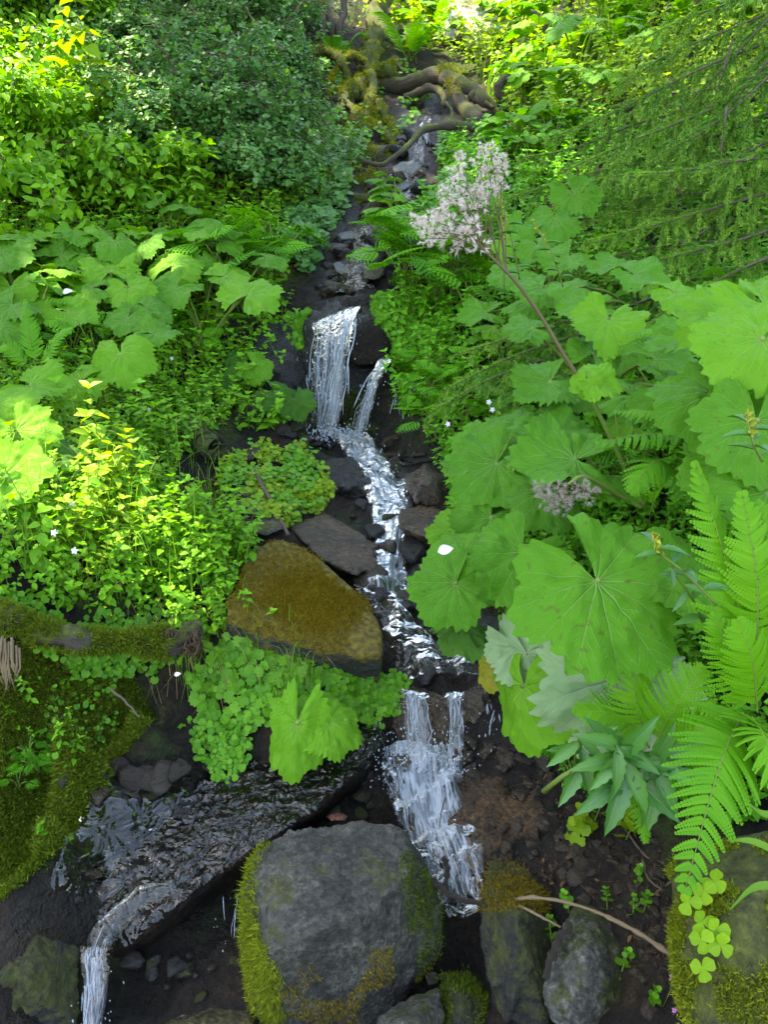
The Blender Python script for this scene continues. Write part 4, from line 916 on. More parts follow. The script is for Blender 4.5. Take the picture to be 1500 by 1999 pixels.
# ================================================================== LEAVES
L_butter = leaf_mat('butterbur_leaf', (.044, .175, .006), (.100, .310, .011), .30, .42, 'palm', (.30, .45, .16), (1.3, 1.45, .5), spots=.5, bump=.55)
L_butterdk = leaf_mat('shade_toned_butterbur_leaf', (.03, .11, .008), (.06, .17, .014), .25, .42, 'palm', (.12, .24, .07), (1.3, 1.4, .5), bump=.55)  # darker copy of the leaf: the shade of under leaves is in the colour
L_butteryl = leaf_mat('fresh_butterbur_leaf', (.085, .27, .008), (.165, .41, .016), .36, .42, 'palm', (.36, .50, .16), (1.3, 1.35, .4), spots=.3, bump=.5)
L_under = leaf_mat('pale_leaf_underside', (.22, .36, .16), (.36, .48, .26), .3, .7, 'palm', (.45, .52, .36), (1.0, 1.2, .5), bump=.6)
L_yellow = leaf_mat('yellowing_leaf', (.14, .17, .015), (.45, .36, .03), .3, .5, 'palm', (.5, .42, .1), (1.3, 1.1, .4), spots=.9)
L_stalk = leaf_mat('green_stalk', (.10, .17, .03), (.20, .26, .06), .1, .5)
L_redstalk = leaf_mat('purplish_stalk', (.09, .06, .035), (.16, .17, .05), .05, .5)
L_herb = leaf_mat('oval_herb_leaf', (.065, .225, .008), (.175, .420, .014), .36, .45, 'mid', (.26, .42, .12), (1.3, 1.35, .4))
L_herbyl = leaf_mat('sun_brightened_herb_leaf', (.13, .25, .018), (.26, .42, .035), .42, .45, 'mid', (.4, .5, .12), (1.3, 1.3, .4))  # herb leaf brightened towards yellow, sunlight put into the leaf colour
L_shrub = leaf_mat('blue_green_shrub_leaf', (.050, .155, .036), (.120, .270, .072), .28, .42, None, tboost=(1.4, 1.5, .6))
L_shrubyl = leaf_mat('light_shrub_leaf', (.080, .24, .010), (.19, .42, .018), .38, .45, 'mid', (.26, .42, .12), (1.3, 1.35, .4))
L_mat = leaf_mat('cushion_leaf', (.055, .20, .010), (.13, .33, .018), .34, .4, None, tboost=(1.4, 1.4, .4))
L_matyl = leaf_mat('golden_cushion_leaf', (.13, .24, .010), (.26, .38, .02), .38, .42, None, tboost=(1.3, 1.2, .3))
L_cut = leaf_mat('cut_leaf', (.055, .235, .010), (.13, .39, .018), .36, .45, None, tboost=(1.3, 1.4, .4))
L_fern = leaf_mat('fern_leaf', (.060,.24,.010), (.14,.38,.016), .40, .5, None, tboost=(1.3, 1.3, .35))
L_fernyl = leaf_mat('young_fern_leaf', (.085, .29, .012), (.17, .42, .018), .45, .5, None, tboost=(1.25, 1.25, .3))
L_lance = leaf_mat('lance_leaf', (.026, .125, .020), (.070, .215, .032), .22, .36, 'mid', (.15, .30, .11), spec=.5)
L_clover = leaf_mat('clover_leaf', (.16, .32, .012), (.27, .45, .02), .45, .5, 'mid', (.35, .5, .1), (1.25, 1.25, .3))
L_needle = leaf_mat('spruce_needle', (.055, .19, .018), (.23, .42, .045), .15, .45, None, bump=0)
L_grass = leaf_mat('grass_blade', (.07, .19, .015), (.16, .31, .03), .35, .45, None, bump=0)
L_straw = leaf_mat('dead_grass', (.18, .14, .06), (.36, .28, .13), .2, .7, None, bump=0)
L_brown = leaf_mat('dead_leaf', (.04, .018, .010), (.13, .065, .03), .2, .7, 'mid', (.2, .12, .06))
L_petal = leaf_mat('pale_pink_floret', (.62, .47, .46), (.88, .78, .73), .35, .6, None, tboost=(1, 1, 1), bump=0)
L_petalbr = leaf_mat('withered_floret', (.30, .24, .20), (.55, .46, .42), .25, .8, None, tboost=(1, 1, 1), bump=0)
L_pink = leaf_mat('pink_petal', (.55, .10, .48), (.75, .25, .66), .3, .5, None, tboost=(1, 1, 1), bump=0)
L_white = leaf_mat('white_petal', (.75, .62, .72), (.88, .82, .86), .35, .5, None, tboost=(1, 1, 1), bump=0)
L_bud = leaf_mat('flower_bud', (.22, .26, .02), (.45, .40, .05), .2, .6, None, bump=0)

def outline_leaf(n=8, width=.36, peak=.42, fold=.10, droop=.15, teeth=0):
    """blade along +y from (0,0,0) to (0,1,0); lc = (signed width share, length share)"""
    s = np.linspace(0, 1, n + 1)
    wd = width * (s / peak) ** .8 * np.where(s < peak, 1, 1) * 0
    a = peak; wd = np.where(s < a, np.sin(s / a * math.pi / 2) ** .8, np.cos((s - a) / (1 - a) * math.pi / 2) ** .9) * width
    if teeth: wd = wd * (1 - .18 * (np.arange(n + 1) % 2))
    wd[0] = .012; wd[-1] = 0.002
    V, lc = [], []
    for u in (-1, 0, 1):
        V.append(np.stack([u * wd, s, fold * np.abs(u) * wd / max(width, .01) * .5 - droop * s * s], -1)); lc.append(np.stack([u + 0 * s, s, 0 * s], -1))
    V = np.stack(V, 1).reshape(-1, 3); lc = np.stack(lc, 1).reshape(-1, 3)
    i = np.arange(n)[:, None] * 3 + np.arange(2)[None]
    return V, [np.stack([i, i + 1, i + 4, i + 3], -1).reshape(-1, 4)], lc
def disc_leaf(lobes=7, notch=.16, n=21, cup=.12, sinus=True):
    th = np.linspace(-math.pi, math.pi, n, endpoint=False) + .0001
    r = .5 * (1 - notch * .5 + notch * np.abs(np.cos(th * lobes / 2)))
    if sinus: r = r * (1 - .45 * np.exp(-((np.abs(th) - math.pi) / .3) ** 2))
    V = [(0, .5, 0)]; lc = [(0, .2, 0)]
    for t, q in zip(th, r): V.append((math.sin(t) * q, .5 + math.cos(t) * q, cup * q * (1 + .5 * math.sin(3 * t)))); lc.append((.8, .8, 0))
    k = np.arange(n)
    return np.array(V), [np.stack([np.zeros(n, int), 1 + (k + 1) % n, 1 + k], -1)], np.array(lc, float)
def lobed_leaf(n=15, cup=.1):
    th = np.linspace(-math.pi, math.pi, n, endpoint=False) + .0001
    r = .5 * (.62 + .38 * np.abs(np.cos(1.5 * th)) ** 1.2 * np.where(np.abs(th) > 2.6, .6, 1))
    V = [(0, .45, 0)]; lc = [(0, .2, 0)]
    for t, q in zip(th, r): V.append((math.sin(t) * q * 1.15, .45 + math.cos(t) * q, cup * q * (1 + math.cos(3 * t)))); lc.append((.8, .8, 0))
    k = np.arange(n)
    return np.array(V), [np.stack([np.zeros(n, int), 1 + (k + 1) % n, 1 + k], -1)], np.array(lc, float)
T_oval = outline_leaf(5, .27, .42, .3, .14)
T_ovalw = outline_leaf(5, .34, .40, .25, .2)
T_lance = outline_leaf(12, .16, .40, .3, .22, teeth=1)
T_tri = outline_leaf(7, .34, .28, .25, .18, teeth=1)
T_lobe = outline_leaf(3, .22, .45, .3, .10)
T_disc = disc_leaf(); T_discb = disc_leaf(9, .24, 27, .16)
T_gb = lobed_leaf()

def palm_leaf(seed, teeth=34, rings=22, cup=.14, wave=.10, sinus=.30, notch=.15, m=190, fold=.0):
    """round heart leaf joined to its stalk at the origin, tip along +y: toothed rim, ribs, waves, a cleft at the stalk"""
    r = np.random.default_rng(seed)
    th = np.linspace(-math.pi + sinus, math.pi - sinus, m)
    base = 1 - .36 * (np.abs(th) / math.pi) ** 2.4 + .04 * np.cos(2 * th)
    big = 7
    base = base * (1 - notch + notch * np.abs(np.cos(th * big / 2 + .3)) + .05 * vnoise(np.stack([th * 1.7, th * 0 + seed, th * 0], -1), seed))
    ph = th * teeth / (2 * math.pi) + .15 * vnoise(np.stack([th * 3, th * 0 + seed, th * 0], -1), seed + 1)
    saw = (ph % 1.0); saw = np.where(saw < .7, saw / .7, (1 - saw) / .3)
    base = base * (1 - .09 + .135 * saw * (.75 + .45 * vnoise(np.stack([th * 4, th * 0 + seed, th * 0 + 3], -1), seed + 2)))
    base[:3] *= np.array([.55, .8, .95]); base[-3:] *= np.array([.95, .8, .55])
    q = np.linspace(0, 1, rings + 1)[1:]
    RR = q[:, None] * base[None]
    # rim teeth fade inwards
    sm = np.convolve(np.pad(base, 6, 'edge'), np.ones(13) / 13, 'valid')
    RR = q[:, None] * (sm[None] * (1 - q[:, None] ** 5) + base[None] * q[:, None] ** 5)
    X = np.sin(th)[None] * RR; Y = np.cos(th)[None] * RR
    rib = np.abs(((th / .46) - np.round(th / .46)))[None] * q[:, None]
    Zz = -cup * RR ** 2 * 1.2 + wave * q[:, None] ** 2 * (np.sin(th * 3 + r.uniform(0, 6))[None] * .6 + vnoise(np.stack([X * 2.2 + seed, Y * 2.2, X * 0], -1), seed + 5) * .8)
    Zz = Zz + rib * .085 * (1 - .3 * q[:, None]) + vnoise(np.stack([X * 9, Y * 9, X * 0 + seed], -1), seed + 6) * .022 + vnoise(np.stack([X * 4, Y * 4, X * 0 + seed], -1), seed + 8) * .04
    Zz = Zz + np.cos(6.2832 * (7 * q[:, None] - 11 * np.abs(((th / .46) - np.round(th / .46)))[None] * .46 * q[:, None])) * .007 * q[:, None]
    Zz = Zz + fold * np.abs(X) ** 1.3 + .10 * np.exp(-(RR / .16) ** 2) * 0 + .05 * (np.abs(th)[None] / math.pi) ** 4 * q[:, None]
    V = np.concatenate([[[0, 0, 0]], np.stack([X, Y, Zz], -1).reshape(-1, 3)])
    lc = np.concatenate([[[0, 0, .5]], np.stack([np.repeat(th[None], rings, 0), np.repeat(q[:, None], m, 1), np.full((rings, m), .5)], -1).reshape(-1, 3)])
    i = 1 + np.arange(rings - 1)[:, None] * m + np.arange(m - 1)[None]
    F4 = np.stack([i, i + m, i + m + 1, i + 1], -1).reshape(-1, 4)
    k = 1 + np.arange(m - 1)
    F3 = np.stack([np.zeros(m - 1, int), k, k + 1], -1)
    # normals up: wind so that +z is the upper side
    return V, [F3[:, ::-1], F4[:, ::-1]], lc
PALM = []
for k in range(7):
    V, F, lc = palm_leaf(100 + k, teeth=30 + k % 3 * 5, cup=[.16, .08, .28, .2, .12, .36, .05][k], wave=[.10, .16, .12, .07, .18, .14, .08][k], sinus=[.28, .4, .22, .34, .5, .3, .25][k], fold=[0, .1, 0, -.12, .18, 0, .05][k])
    PALM.append({})
    for key, mt in (('g', L_butter), ('d', L_butterdk), ('y', L_butteryl), ('u', L_under), ('o', L_yellow)):
        PALM[-1][key] = MB().add(V, F, lc).mesh('leaf', mt)

def put_leaf(parent, me, P, Rad, ang, nrm, org, wide=1.0):
    """leaf blade joined at world point P, tip along picture angle ang (deg), facing nrm = (right, up, viewer)"""
    n = camvec(*nrm); t = math.cos(R(ang)) * RGT + math.sin(R(ang)) * UPV
    t = unit(t - n * (t @ n)); x = np.cross(t, n)
    M = Matrix(np.vstack([np.hstack([np.stack([x * Rad * wide, t * Rad, n * Rad], -1), (np.asarray(P) - org)[:, None]]), [[0, 0, 0, 1]]]).tolist())
    o = link('leaf', me, parent); o.matrix_local = M
    return o
def stalk(parent, P, base, org, r=.006, mat=None, bow=.15):
    P, base = np.asarray(P), np.asarray(base)
    mid = (P + base) / 2 + np.array([0, 0, np.linalg.norm(P - base) * bow]) * .4 + np.array([0, .05, 0])
    return link('stalk', MB().tube(spline([base, mid, P], 12), np.linspace(r * 1.5, r, 12), 6, rnd=rng.random()).mesh('stalk', mat or L_stalk, origin=org), parent)
def butterbur(label, base_px, leaves, group, name='butterbur', stem=None):
    """leaves: (px, py, d, radius m, tip angle, (nx,ny,nz), variant, material key)"""
    base = G(*base_px) if len(base_px) == 2 else np.array(at(*base_px))
    root = thing(name, label, 'plant', base, group)
    for (px, py, d, Rad, ang, nrm, v, key, *wide) in leaves:
        if px < 700 and key == 'g' and rng.random() < .55: key = 'y'
        P = at(px, py, d)
        lf = put_leaf(root, PALM[v][key], P, Rad, ang, nrm, base, *wide)
        if key == 'o': lf['label'] = 'yellowing leaf'
        if key == 'u': lf['label'] = 'pale underside of a turned leaf'
        stalk(root, P, base + rng.normal(size=3) * np.array([.03, .03, 0]), base, .0045 + .012 * Rad)
    return root
GB = 'butterbur plants with big round leaves'
UP = (0, .75, .65)
# ---- right bank, near
butterbur('huge butterbur leaf with pale veins spread over the right bank, and its neighbours', (1240,1330), [
    (1168,1132,1.78,.265,-62,(.05,.50,.86),0,'g'), (1330,1130,1.86,.20,10,(.1,.8,.6),1,'g'), (1205,1325,1.85,.235,-108,(-.25,.05,.95),4,'u'), (1030,1275,2.02,.16,-70,(-.75,-.2,.6),2,'u'), (1020,1340,2.0,.19,-88,(-.85,.15,.5),3,'y'),(1100,1290,1.98,.17,-95,(-.4,-.3,.85),3,'u'),(1010,1260,2.06,.12,-60,(-.3,.1,.9),1,'u')], GB)
butterbur('butterbur with two mid sized leaves overhanging the cascade left of the huge leaf', (1010,1200), [
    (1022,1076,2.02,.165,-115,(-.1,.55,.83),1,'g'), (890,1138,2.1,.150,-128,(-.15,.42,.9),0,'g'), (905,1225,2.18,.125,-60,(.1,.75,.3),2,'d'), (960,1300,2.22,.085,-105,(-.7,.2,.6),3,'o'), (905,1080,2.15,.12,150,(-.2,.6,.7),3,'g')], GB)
butterbur('butterbur with broad leaves below the bent flower stem', (1080,1010), [
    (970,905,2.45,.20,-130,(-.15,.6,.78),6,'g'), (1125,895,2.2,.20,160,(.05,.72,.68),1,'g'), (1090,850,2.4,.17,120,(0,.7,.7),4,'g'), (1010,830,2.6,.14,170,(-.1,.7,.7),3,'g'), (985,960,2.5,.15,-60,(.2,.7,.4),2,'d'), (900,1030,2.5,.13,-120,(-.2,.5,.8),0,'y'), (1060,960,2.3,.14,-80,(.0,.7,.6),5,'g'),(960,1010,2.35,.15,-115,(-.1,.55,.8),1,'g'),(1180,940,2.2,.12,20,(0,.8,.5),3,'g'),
    (1010,880,2.5,.13,-150,(-.1,.7,.7),4,'y'),(950,860,2.7,.14,150,(-.1,.7,.7),0,'g')], GB)
butterbur('butterbur with a hole eaten leaf in the middle of the right bank', (1180,820), [
    (1190,622,2.62,.165,-100,(-.05,.5,.86),1,'y'), (1075,745,2.55,.145,-150,(-.05,.62,.78),4,'g'), (1110,760,2.6,.13,-60,(.1,.7,.7),0,'g'), (1240,770,2.35,.18,-10,(.1,.7,.7),3,'g'), (1330,765,2.2,.19,-40,(.15,.55,.8),5,'g'), (1040,640,3.0,.13,160,(0,.7,.7),0,'g'),(1280,700,2.5,.18,20,(.05,.75,.65),4,'g'),(1160,690,2.6,.12,60,(.0,.6,.75),1,'g')], GB)
butterbur('butterbur with large bright leaves at the right edge', (1500,1000), [
    (1430,620,1.95,.17,-150,(-.1,.62,.78),6,'y'), (1500,600,1.85,.20,-60,(.05,.6,.8),1,'y'), (1480,820,1.62,.16,-95,(-.1,.35,.92),0,'g'), (1400,770,1.85,.17,-160,(-.1,.5,.8),3,'g'), (1360,660,2.2,.15,170,(-.1,.7,.6),4,'g'),(1500,720,1.75,.16,-100,(0,.4,.9),5,'g'),(1420,900,1.85,.14,-70,(0,.5,.8),2,'g'),(1500,960,1.6,.15,-90,(0,.45,.85),1,'g'),(1490,660,1.7,.17,-140,(-.1,.5,.85),0,'y')], GB)
butterbur('butterbur with flat toothed leaves under the low spruce branch', (1260,640), [
    (1240,535,3.1,.17,-20,(.05,.75,.65),4,'g'), (1215,520,3.2,.15,150,(0,.8,.55),1,'g'), (1320,570,2.8,.14,-30,(.1,.7,.7),0,'y'), (1130,560,3.2,.14,170,(0,.7,.7),3,'g'), (1060,560,3.4,.15,-120,(0,.65,.75),0,'g'),(1150,600,3.0,.14,180,(0,.7,.7),6,'g')], GB)
butterbur('butterbur with round leaves beside the pink flower head', (1060,640), [
    (1120,378,4.1,.18,-60,(0,.35,.9),6,'g'), (1085,425,4.0,.17,-90,(0,.5,.85),0,'g'), (1020,440,4.0,.13,-110,(-.1,.4,.9),1,'g'), (990,470,3.9,.12,-60,(.0,.4,.9),3,'y'), (1110,500,3.7,.16,-130,(-.1,.6,.75),4,'g'), (1010,530,3.7,.16,180,(-.1,.7,.7),0,'g'), (1040,590,3.5,.14,150,(0,.75,.65),5,'g'),(950,610,3.7,.15,170,(-.1,.7,.7),1,'g'),(1050,480,3.8,.13,-80,(0,.55,.8),2,'g')], GB)
# ---- left bank
butterbur('butterbur with one broad toothed leaf held out towards the upper waterfall', (400,690), [
    (482,575,4.0,.215,72,(.05,.62,.78),0,'g'), (430,470,4.5,.20,60,(.1,.6,.75),4,'g'), (335,515,4.25,.20,75,(0,.5,.85),5,'g'), (345,560,4.1,.20,-120,(0,.6,.8),1,'g'), (395,445,4.7,.18,100,(0,.6,.75),3,'g'),(300,470,4.6,.18,130,(-.1,.6,.75),0,'g'),(440,540,4.2,.16,30,(.1,.7,.7),6,'g'),(520,500,4.4,.15,20,(.1,.7,.6),3,'g')], GB)
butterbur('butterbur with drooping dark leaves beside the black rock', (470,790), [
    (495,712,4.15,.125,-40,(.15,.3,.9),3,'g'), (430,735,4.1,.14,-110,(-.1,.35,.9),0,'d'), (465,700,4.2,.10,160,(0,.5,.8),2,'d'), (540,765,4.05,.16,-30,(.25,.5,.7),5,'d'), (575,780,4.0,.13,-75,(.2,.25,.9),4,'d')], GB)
butterbur('butterbur with one large drooping leaf among the oval leaved herbs', (240,800), [
    (235,690,3.45,.18,-75,(.0,.45,.88),2,'g'), (160,740,3.4,.17,-150,(-.1,.6,.75),3,'g'), (300,650,3.6,.14,30,(.1,.7,.65),1,'g')], GB)
butterbur('butterbur with pale toothed leaves at the left edge below the herbs', (20,1000), [
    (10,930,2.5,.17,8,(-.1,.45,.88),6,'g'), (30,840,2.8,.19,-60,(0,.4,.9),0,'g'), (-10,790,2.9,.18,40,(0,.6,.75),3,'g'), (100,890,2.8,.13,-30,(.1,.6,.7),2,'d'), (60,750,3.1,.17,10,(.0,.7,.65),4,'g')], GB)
butterbur('butterbur clump at the left edge under the light green shrub', (30,640), [
    (0,490,4.0,.20,-30,(-.1,.5,.85),0,'g'), (20,560,3.9,.19,-80,(0,.45,.9),1,'g'), (90,545,4.0,.21,150,(.0,.75,.6),5,'y'), (120,500,4.2,.17,60,(.1,.6,.75),4,'g'), (60,470,4.3,.17,110,(0,.55,.8),3,'g'),(130,610,3.8,.17,-20,(.1,.6,.7),6,'g'),(0,640,3.6,.17,-60,(0,.5,.8),2,'g'),(60,600,3.8,.16,-110,(0,.6,.75),0,'g')], GB)
butterbur('butterbur clump in the middle of the left bank with overlapping crinkled leaves', (220,660), [
    (215,530,4.1,.19,100,(0,.55,.8),4,'g'), (250,560,4.0,.17,-60,(.05,.5,.85),0,'g'), (180,560,4.0,.18,170,(-.1,.6,.75),3,'g'), (285,600,3.9,.15,-30,(.1,.6,.75),2,'g'), (170,480,4.4,.18,80,(0,.55,.8),1,'g'),(230,480,4.4,.17,60,(0,.6,.75),5,'g'),(250,620,3.8,.14,-100,(0,.6,.75),6,'g')], GB)
butterbur('young butterbur with two bright leaves hanging onto the wet slab', (610,1370), [
    (580,1412,2.22,.185,-98,(-.12,.22,.96),3,'y',.62), (640,1408,2.25,.12,-30,(.2,.62,.7),5,'g'), (610,1385,2.3,.10,60,(0,.7,.6),2,'g')], GB)

# far butterburs on the upper right slope and beyond the log: copies of four clumps
protos = []
for k in range(4):
    r_ = np.random.default_rng(300 + k)
    root = thing('butterbur', 'butterbur', 'plant', (0, 0, 0))
    for j in range(5):
        a = r_.uniform(0, 6.28); h = r_.uniform(.22, .45); q = r_.uniform(.08, .24)
        P = np.array([math.cos(a) * q, math.sin(a) * q, h])
        n = unit(np.array([math.cos(a) * .35, math.sin(a) * .35 - .35, 1.0])); t = np.array([math.cos(a), math.sin(a), -.3]); t = unit(t - n * (t @ n)); x = np.cross(t, n); s = r_.uniform(.11, .19)
        o = link('leaf', PALM[r_.integers(7)]['gyg'[r_.integers(3)]], root)
        o.matrix_local = Matrix(np.vstack([np.hstack([np.stack([x * s, t * s, n * s], -1), P[:, None]]), [[0, 0, 0, 1]]]).tolist())
        link('stalk', MB().tube(spline([(0, 0, -.05), P * .5 + [0, 0, .06], P], 8), [.007] * 8, 5).mesh('stalk', L_stalk), root)
    protos.append(root)
CLUMPS = [  # photo polygon, n, scale, label
 ([(960,60),(1180,60),(1160,250),(1000,260)], 16, (.9,1.4), 'broad leaved butterbur on the upper right slope above the spruce boughs', 'butterburs on the upper right slope'),
 ([(960,260),(1080,280),(1060,380),(1000,380)], 8, (.7,1.0), 'broad leaved butterbur beside the upper stream right of the slates', 'butterburs right of the slates'),
 ([(760,10),(960,10),(960,110),(780,130)], 12, (.8,1.2), 'sunlit broad leaved butterbur beyond the fallen log', 'butterburs beyond the fallen log'),
 ([(1180,20),(1500,20),(1500,150),(1200,160)], 12, (.8,1.2), 'broad leaved butterbur behind the spruce boughs at the top right', 'butterburs at the top right'),
 ([(980,640),(1480,620),(1480,960),(1000,900)], 32, (.5,.85), 'shaded butterbur under the big leaves of the right bank', 'butterburs under the big leaves'),
 ([(0,470),(380,450),(420,620),(0,720)], 16, (.7,1.0), 'crinkled butterbur in the dense band across the left bank', 'butterburs of the left band'),
 ([(720,390),(780,400),(780,470),(730,470)], 3, (.5,.7), 'small dark butterbur at the bend of the upper stream', 'butterburs at the upper bend'),
]
first = set()
for poly, n, (s0, s1), lb, gp in CLUMPS:
    q = sample_poly(poly, n); P, d = ray_ground(q[:, 0], q[:, 1])
    for k in range(n):
        j = int(rng.integers(4)); s = rng.uniform(s0, s1)
        if j not in first:
            first.add(j); o = protos[j]; o.location = P[k]; o.rotation_euler = (0, 0, rng.uniform(0, 6.28)); o.scale = (s, s, s); tag(o, lb, 'plant', gp)
        else: dup(protos[j], P[k], rng.uniform(0, 6.28), s, lb, gp)

# ------------------------------------------------------------------ sprigs, cut leaves, ferns
def sprig(seed, h, pairs, T, size, mat_leaf=0, mat_stem=1, droop=-.1, lean=.2, whorl=2, top=True, mb_=None, base=(0, 0, 0), grow=.6):
    r = np.random.default_rng(seed); mb_ = mb_ or MB()
    a = r.uniform(0, 6.28); L_ = lean * h
    path = spline([(0, 0, -.03), (math.cos(a) * L_ * .3, math.sin(a) * L_ * .3, h * .5), (math.cos(a) * L_, math.sin(a) * L_, h)], 10) + np.asarray(base)
    mb_.tube(path, np.linspace(.0022, .001, 10), 3, mat_stem, rnd=r.random(), cap=False)
    Rm, P, S, rd = [], [], [], []
    ph = r.uniform(0, 6.28)
    for k in range(pairs):
        f = .25 + .72 * (k + r.uniform(-.2, .2)) / max(pairs - 1, 1); f = min(max(f, .1), 1)
        p = path[int(f * 9)]
        for j in range(whorl):
            b = ph + k * 1.9 + j * 6.283 / whorl + r.normal() * .35
            t = np.array([math.cos(b), math.sin(b), droop + r.normal() * .25])
            nn = np.array([-t[0] * .2 + r.normal() * .25, -t[1] * .2 - .15 + r.normal() * .25, 1])
            Rm.append(frames(t, nn)); P.append(p); S.append(size * (1 - (1 - grow) * f) * r.uniform(.75, 1.2)); rd.append(np.clip(r.normal(.5, .25), 0, 1))
    if top:
        for j in range(3):
            b = ph + j * 2.1; t = np.array([math.cos(b), math.sin(b), .6]); Rm.append(frames(t, np.array([0, -.2, 1]))); P.append(path[-1]); S.append(size * .5); rd.append(.9)
    mb_.scatter(T, np.array(Rm), np.array(P), np.array(S), np.array(rd), mat_leaf)
    return mb_
def cut_blade(seed=0):
    """twice divided leaf with toothed lobes, along +y, length 1"""
    mb_ = MB(); Rm, P, S = [], [], []
    n = 7
    for k in range(n):
        f = .22 + .7 * k / (n - 1); ln = .52 * (1 - f) ** .7 + .06
        for sg in (-1, 1):
            d = unit(np.array([sg * .85, .55, -.15]))
            for q in np.linspace(.2, 1, max(2, int(ln * 12))):
                p = np.array([0, f, -.1 * f * f]) + d * ln * q
                for s2 in ((-1, 1) if q < .99 else (0,)):
                    dd = unit(d + s2 * .9 * np.array([d[1] * .6, -d[0], 0]) * .9)
                    Rm.append(frames(dd, np.array([0, 0, 1.]))); P.append(p - d * .03); S.append((.20 * (1 - q * .5)) * (.5 + ln))
    Rm.append(frames(np.array([0, 1., -.2]), np.array([0, 0, 1.]))); P.append(np.array([0, .9, -.08])); S.append(.14)
    mb_.scatter(T_lobe, np.array(Rm), np.array(P), np.array(S), np.zeros(len(P)) + .5)
    mb_.tube([(0, 0, 0), (0, .5, -.02), (0, .95, -.1)], [.008, .006, .003], 3, 0, cap=False)
    V, lc = mb_.arrays(); F = []
    L = np.concatenate(mb_.L); N = np.concatenate(mb_.N)
    F4 = []; o = 0
    for f in mb_.L: F4.append(f.reshape(-1, 4))
    return V, [np.vstack(F4)], lc
T_cut = cut_blade()
T_pinnule = (np.array([[-.5,0,0],[.5,0,0],[.46,.6,-.02],[.2,1,-.06],[-.25,1,-.06],[-.48,.6,-.02]]), [np.array([[0,1,2,5]]), np.array([[5,2,3,4]])], np.array([[-.5,0,0],[.5,0,0],[.4,.6,0],[.2,1,0],[-.2,1,0],[-.4,.6,0.]]))
def frond(mb_, P0, Pm, P1, hint, width, pairs=24, mat=0, stem=1, rnd=.5, droop=.25, pin=15, start=.12, seed=0, fwd=.45, curl=0):
    """fern frond from P0 through Pm to P1: paired pinnae cut into small lobes"""
    r = np.random.default_rng(seed)
    n = 40; Q = spline([P0, Pm, P1], n); T_ = unit(np.gradient(Q, axis=0)); ln = np.linalg.norm(np.diff(Q, axis=0), axis=1).sum()
    mb_.tube(Q, np.linspace(.0028, .0007, n) * (ln / .5) ** .5, 4, stem, rnd=rnd, cap=False)
    Rm, P, S, rd = [], [], [], []
    for k in range(pairs):
        f = start + (1 - start) * (k + .5) / pairs
        i = min(int(f * (n - 1)), n - 2); p = Q[i] + (Q[i + 1] - Q[i]) * (f * (n - 1) - i); t = T_[i]
        b = unit(np.cross(t, hint)); nn = np.cross(b, t)
        g = (f - start) / (1 - start)
        w_ = width * (math.sin(min(1, g * 3.2 + .35) * math.pi / 2)) * (1 - g) ** .8 + .006
        for sg in (-1, 1):
            wv = w_ * r.uniform(.8, 1.1)
            d0 = unit(sg * b + (fwd + r.normal() * .09) * t + nn * r.normal() * .10)
            m = max(4, int(pin * (wv / width) ** .6))
            u = (np.arange(m) + .5) / m
            pos = p + d0 * (u * wv)[:, None] + (t * .25 * wv) * (u ** 2)[:, None] - (nn * droop * wv) * (u ** 2)[:, None] 
            dir_ = unit(d0 + 2 * u[:, None] * (t * .25 - nn * droop))
            side = unit(np.cross(dir_, nn)); up = np.cross(side, dir_)
            lw = wv / m * 1.22; ll = ln * (1 - start) / pairs * .46 * (1 - u ** 2.5 * .8) + .0008
            for s2 in (-1, 1):
                dd = unit(s2 * side + .35 * dir_)
                Rm.append(frames(dd, up + r.normal(size=3) * .08)); P.append(pos); S.append(np.stack([np.full(m, lw), ll, np.full(m, lw)], -1)); rd.append(np.full(m, np.clip(rnd + r.normal() * .12, 0, 1)))
    mb_.scatter(T_pinnule, np.concatenate(Rm), np.concatenate(P), np.concatenate(S), np.concatenate(rd), mat)
    return mb_
def fern(label, base, fronds, mat=L_fern, group=None, **kw):
    base = np.asarray(base); root = thing('fern', label, 'fern', base, group)
    for k, (a, b, c, hint, wd) in enumerate(fronds):
        link('frond', frond(MB(), at(*a), at(*b), at(*c), camvec(*hint), wd, seed=len(label) + k, rnd=rng.uniform(.3, .8), **kw).mesh('frond', [mat, L_stalk], origin=base, smooth=False), root)
    return root
GF = 'ferns of the right bank'
fern('bright fern with one broad drooping frond over the mossy corner boulder', at(1500,1400,1.5), [
    ((1452,1392,1.48),(1408,1490,1.36),(1336,1745,1.30),(-.1,.25,.96),.135),((1470,1400,1.46),(1500,1450,1.36),(1560,1600,1.32),(.1,.4,.9),.10)], L_fernyl, GF, pairs=24, pin=20, start=.04, droop=.12)
fern('upright yellow green fern at the right edge with curled tips', at(1470,1350,1.62), [
    ((1462,1330,1.6),(1425,1120,1.52),(1358,900,1.50),(.35,.25,.9),.115),((1475,1350,1.58),(1480,1150,1.48),(1450,960,1.46),(-.2,.2,.95),.10),((1470,1380,1.6),(1430,1290,1.5),(1395,1195,1.48),(.2,.3,.9),.085),((1480,1390,1.55),(1470,1290,1.45),(1440,1210,1.42),(-.1,.3,.9),.08),((1500,1250,1.6),(1500,1080,1.5),(1480,980,1.48),(0,.3,.9),.09)], L_fernyl, GF, pairs=24, pin=16, start=.08, droop=.3)
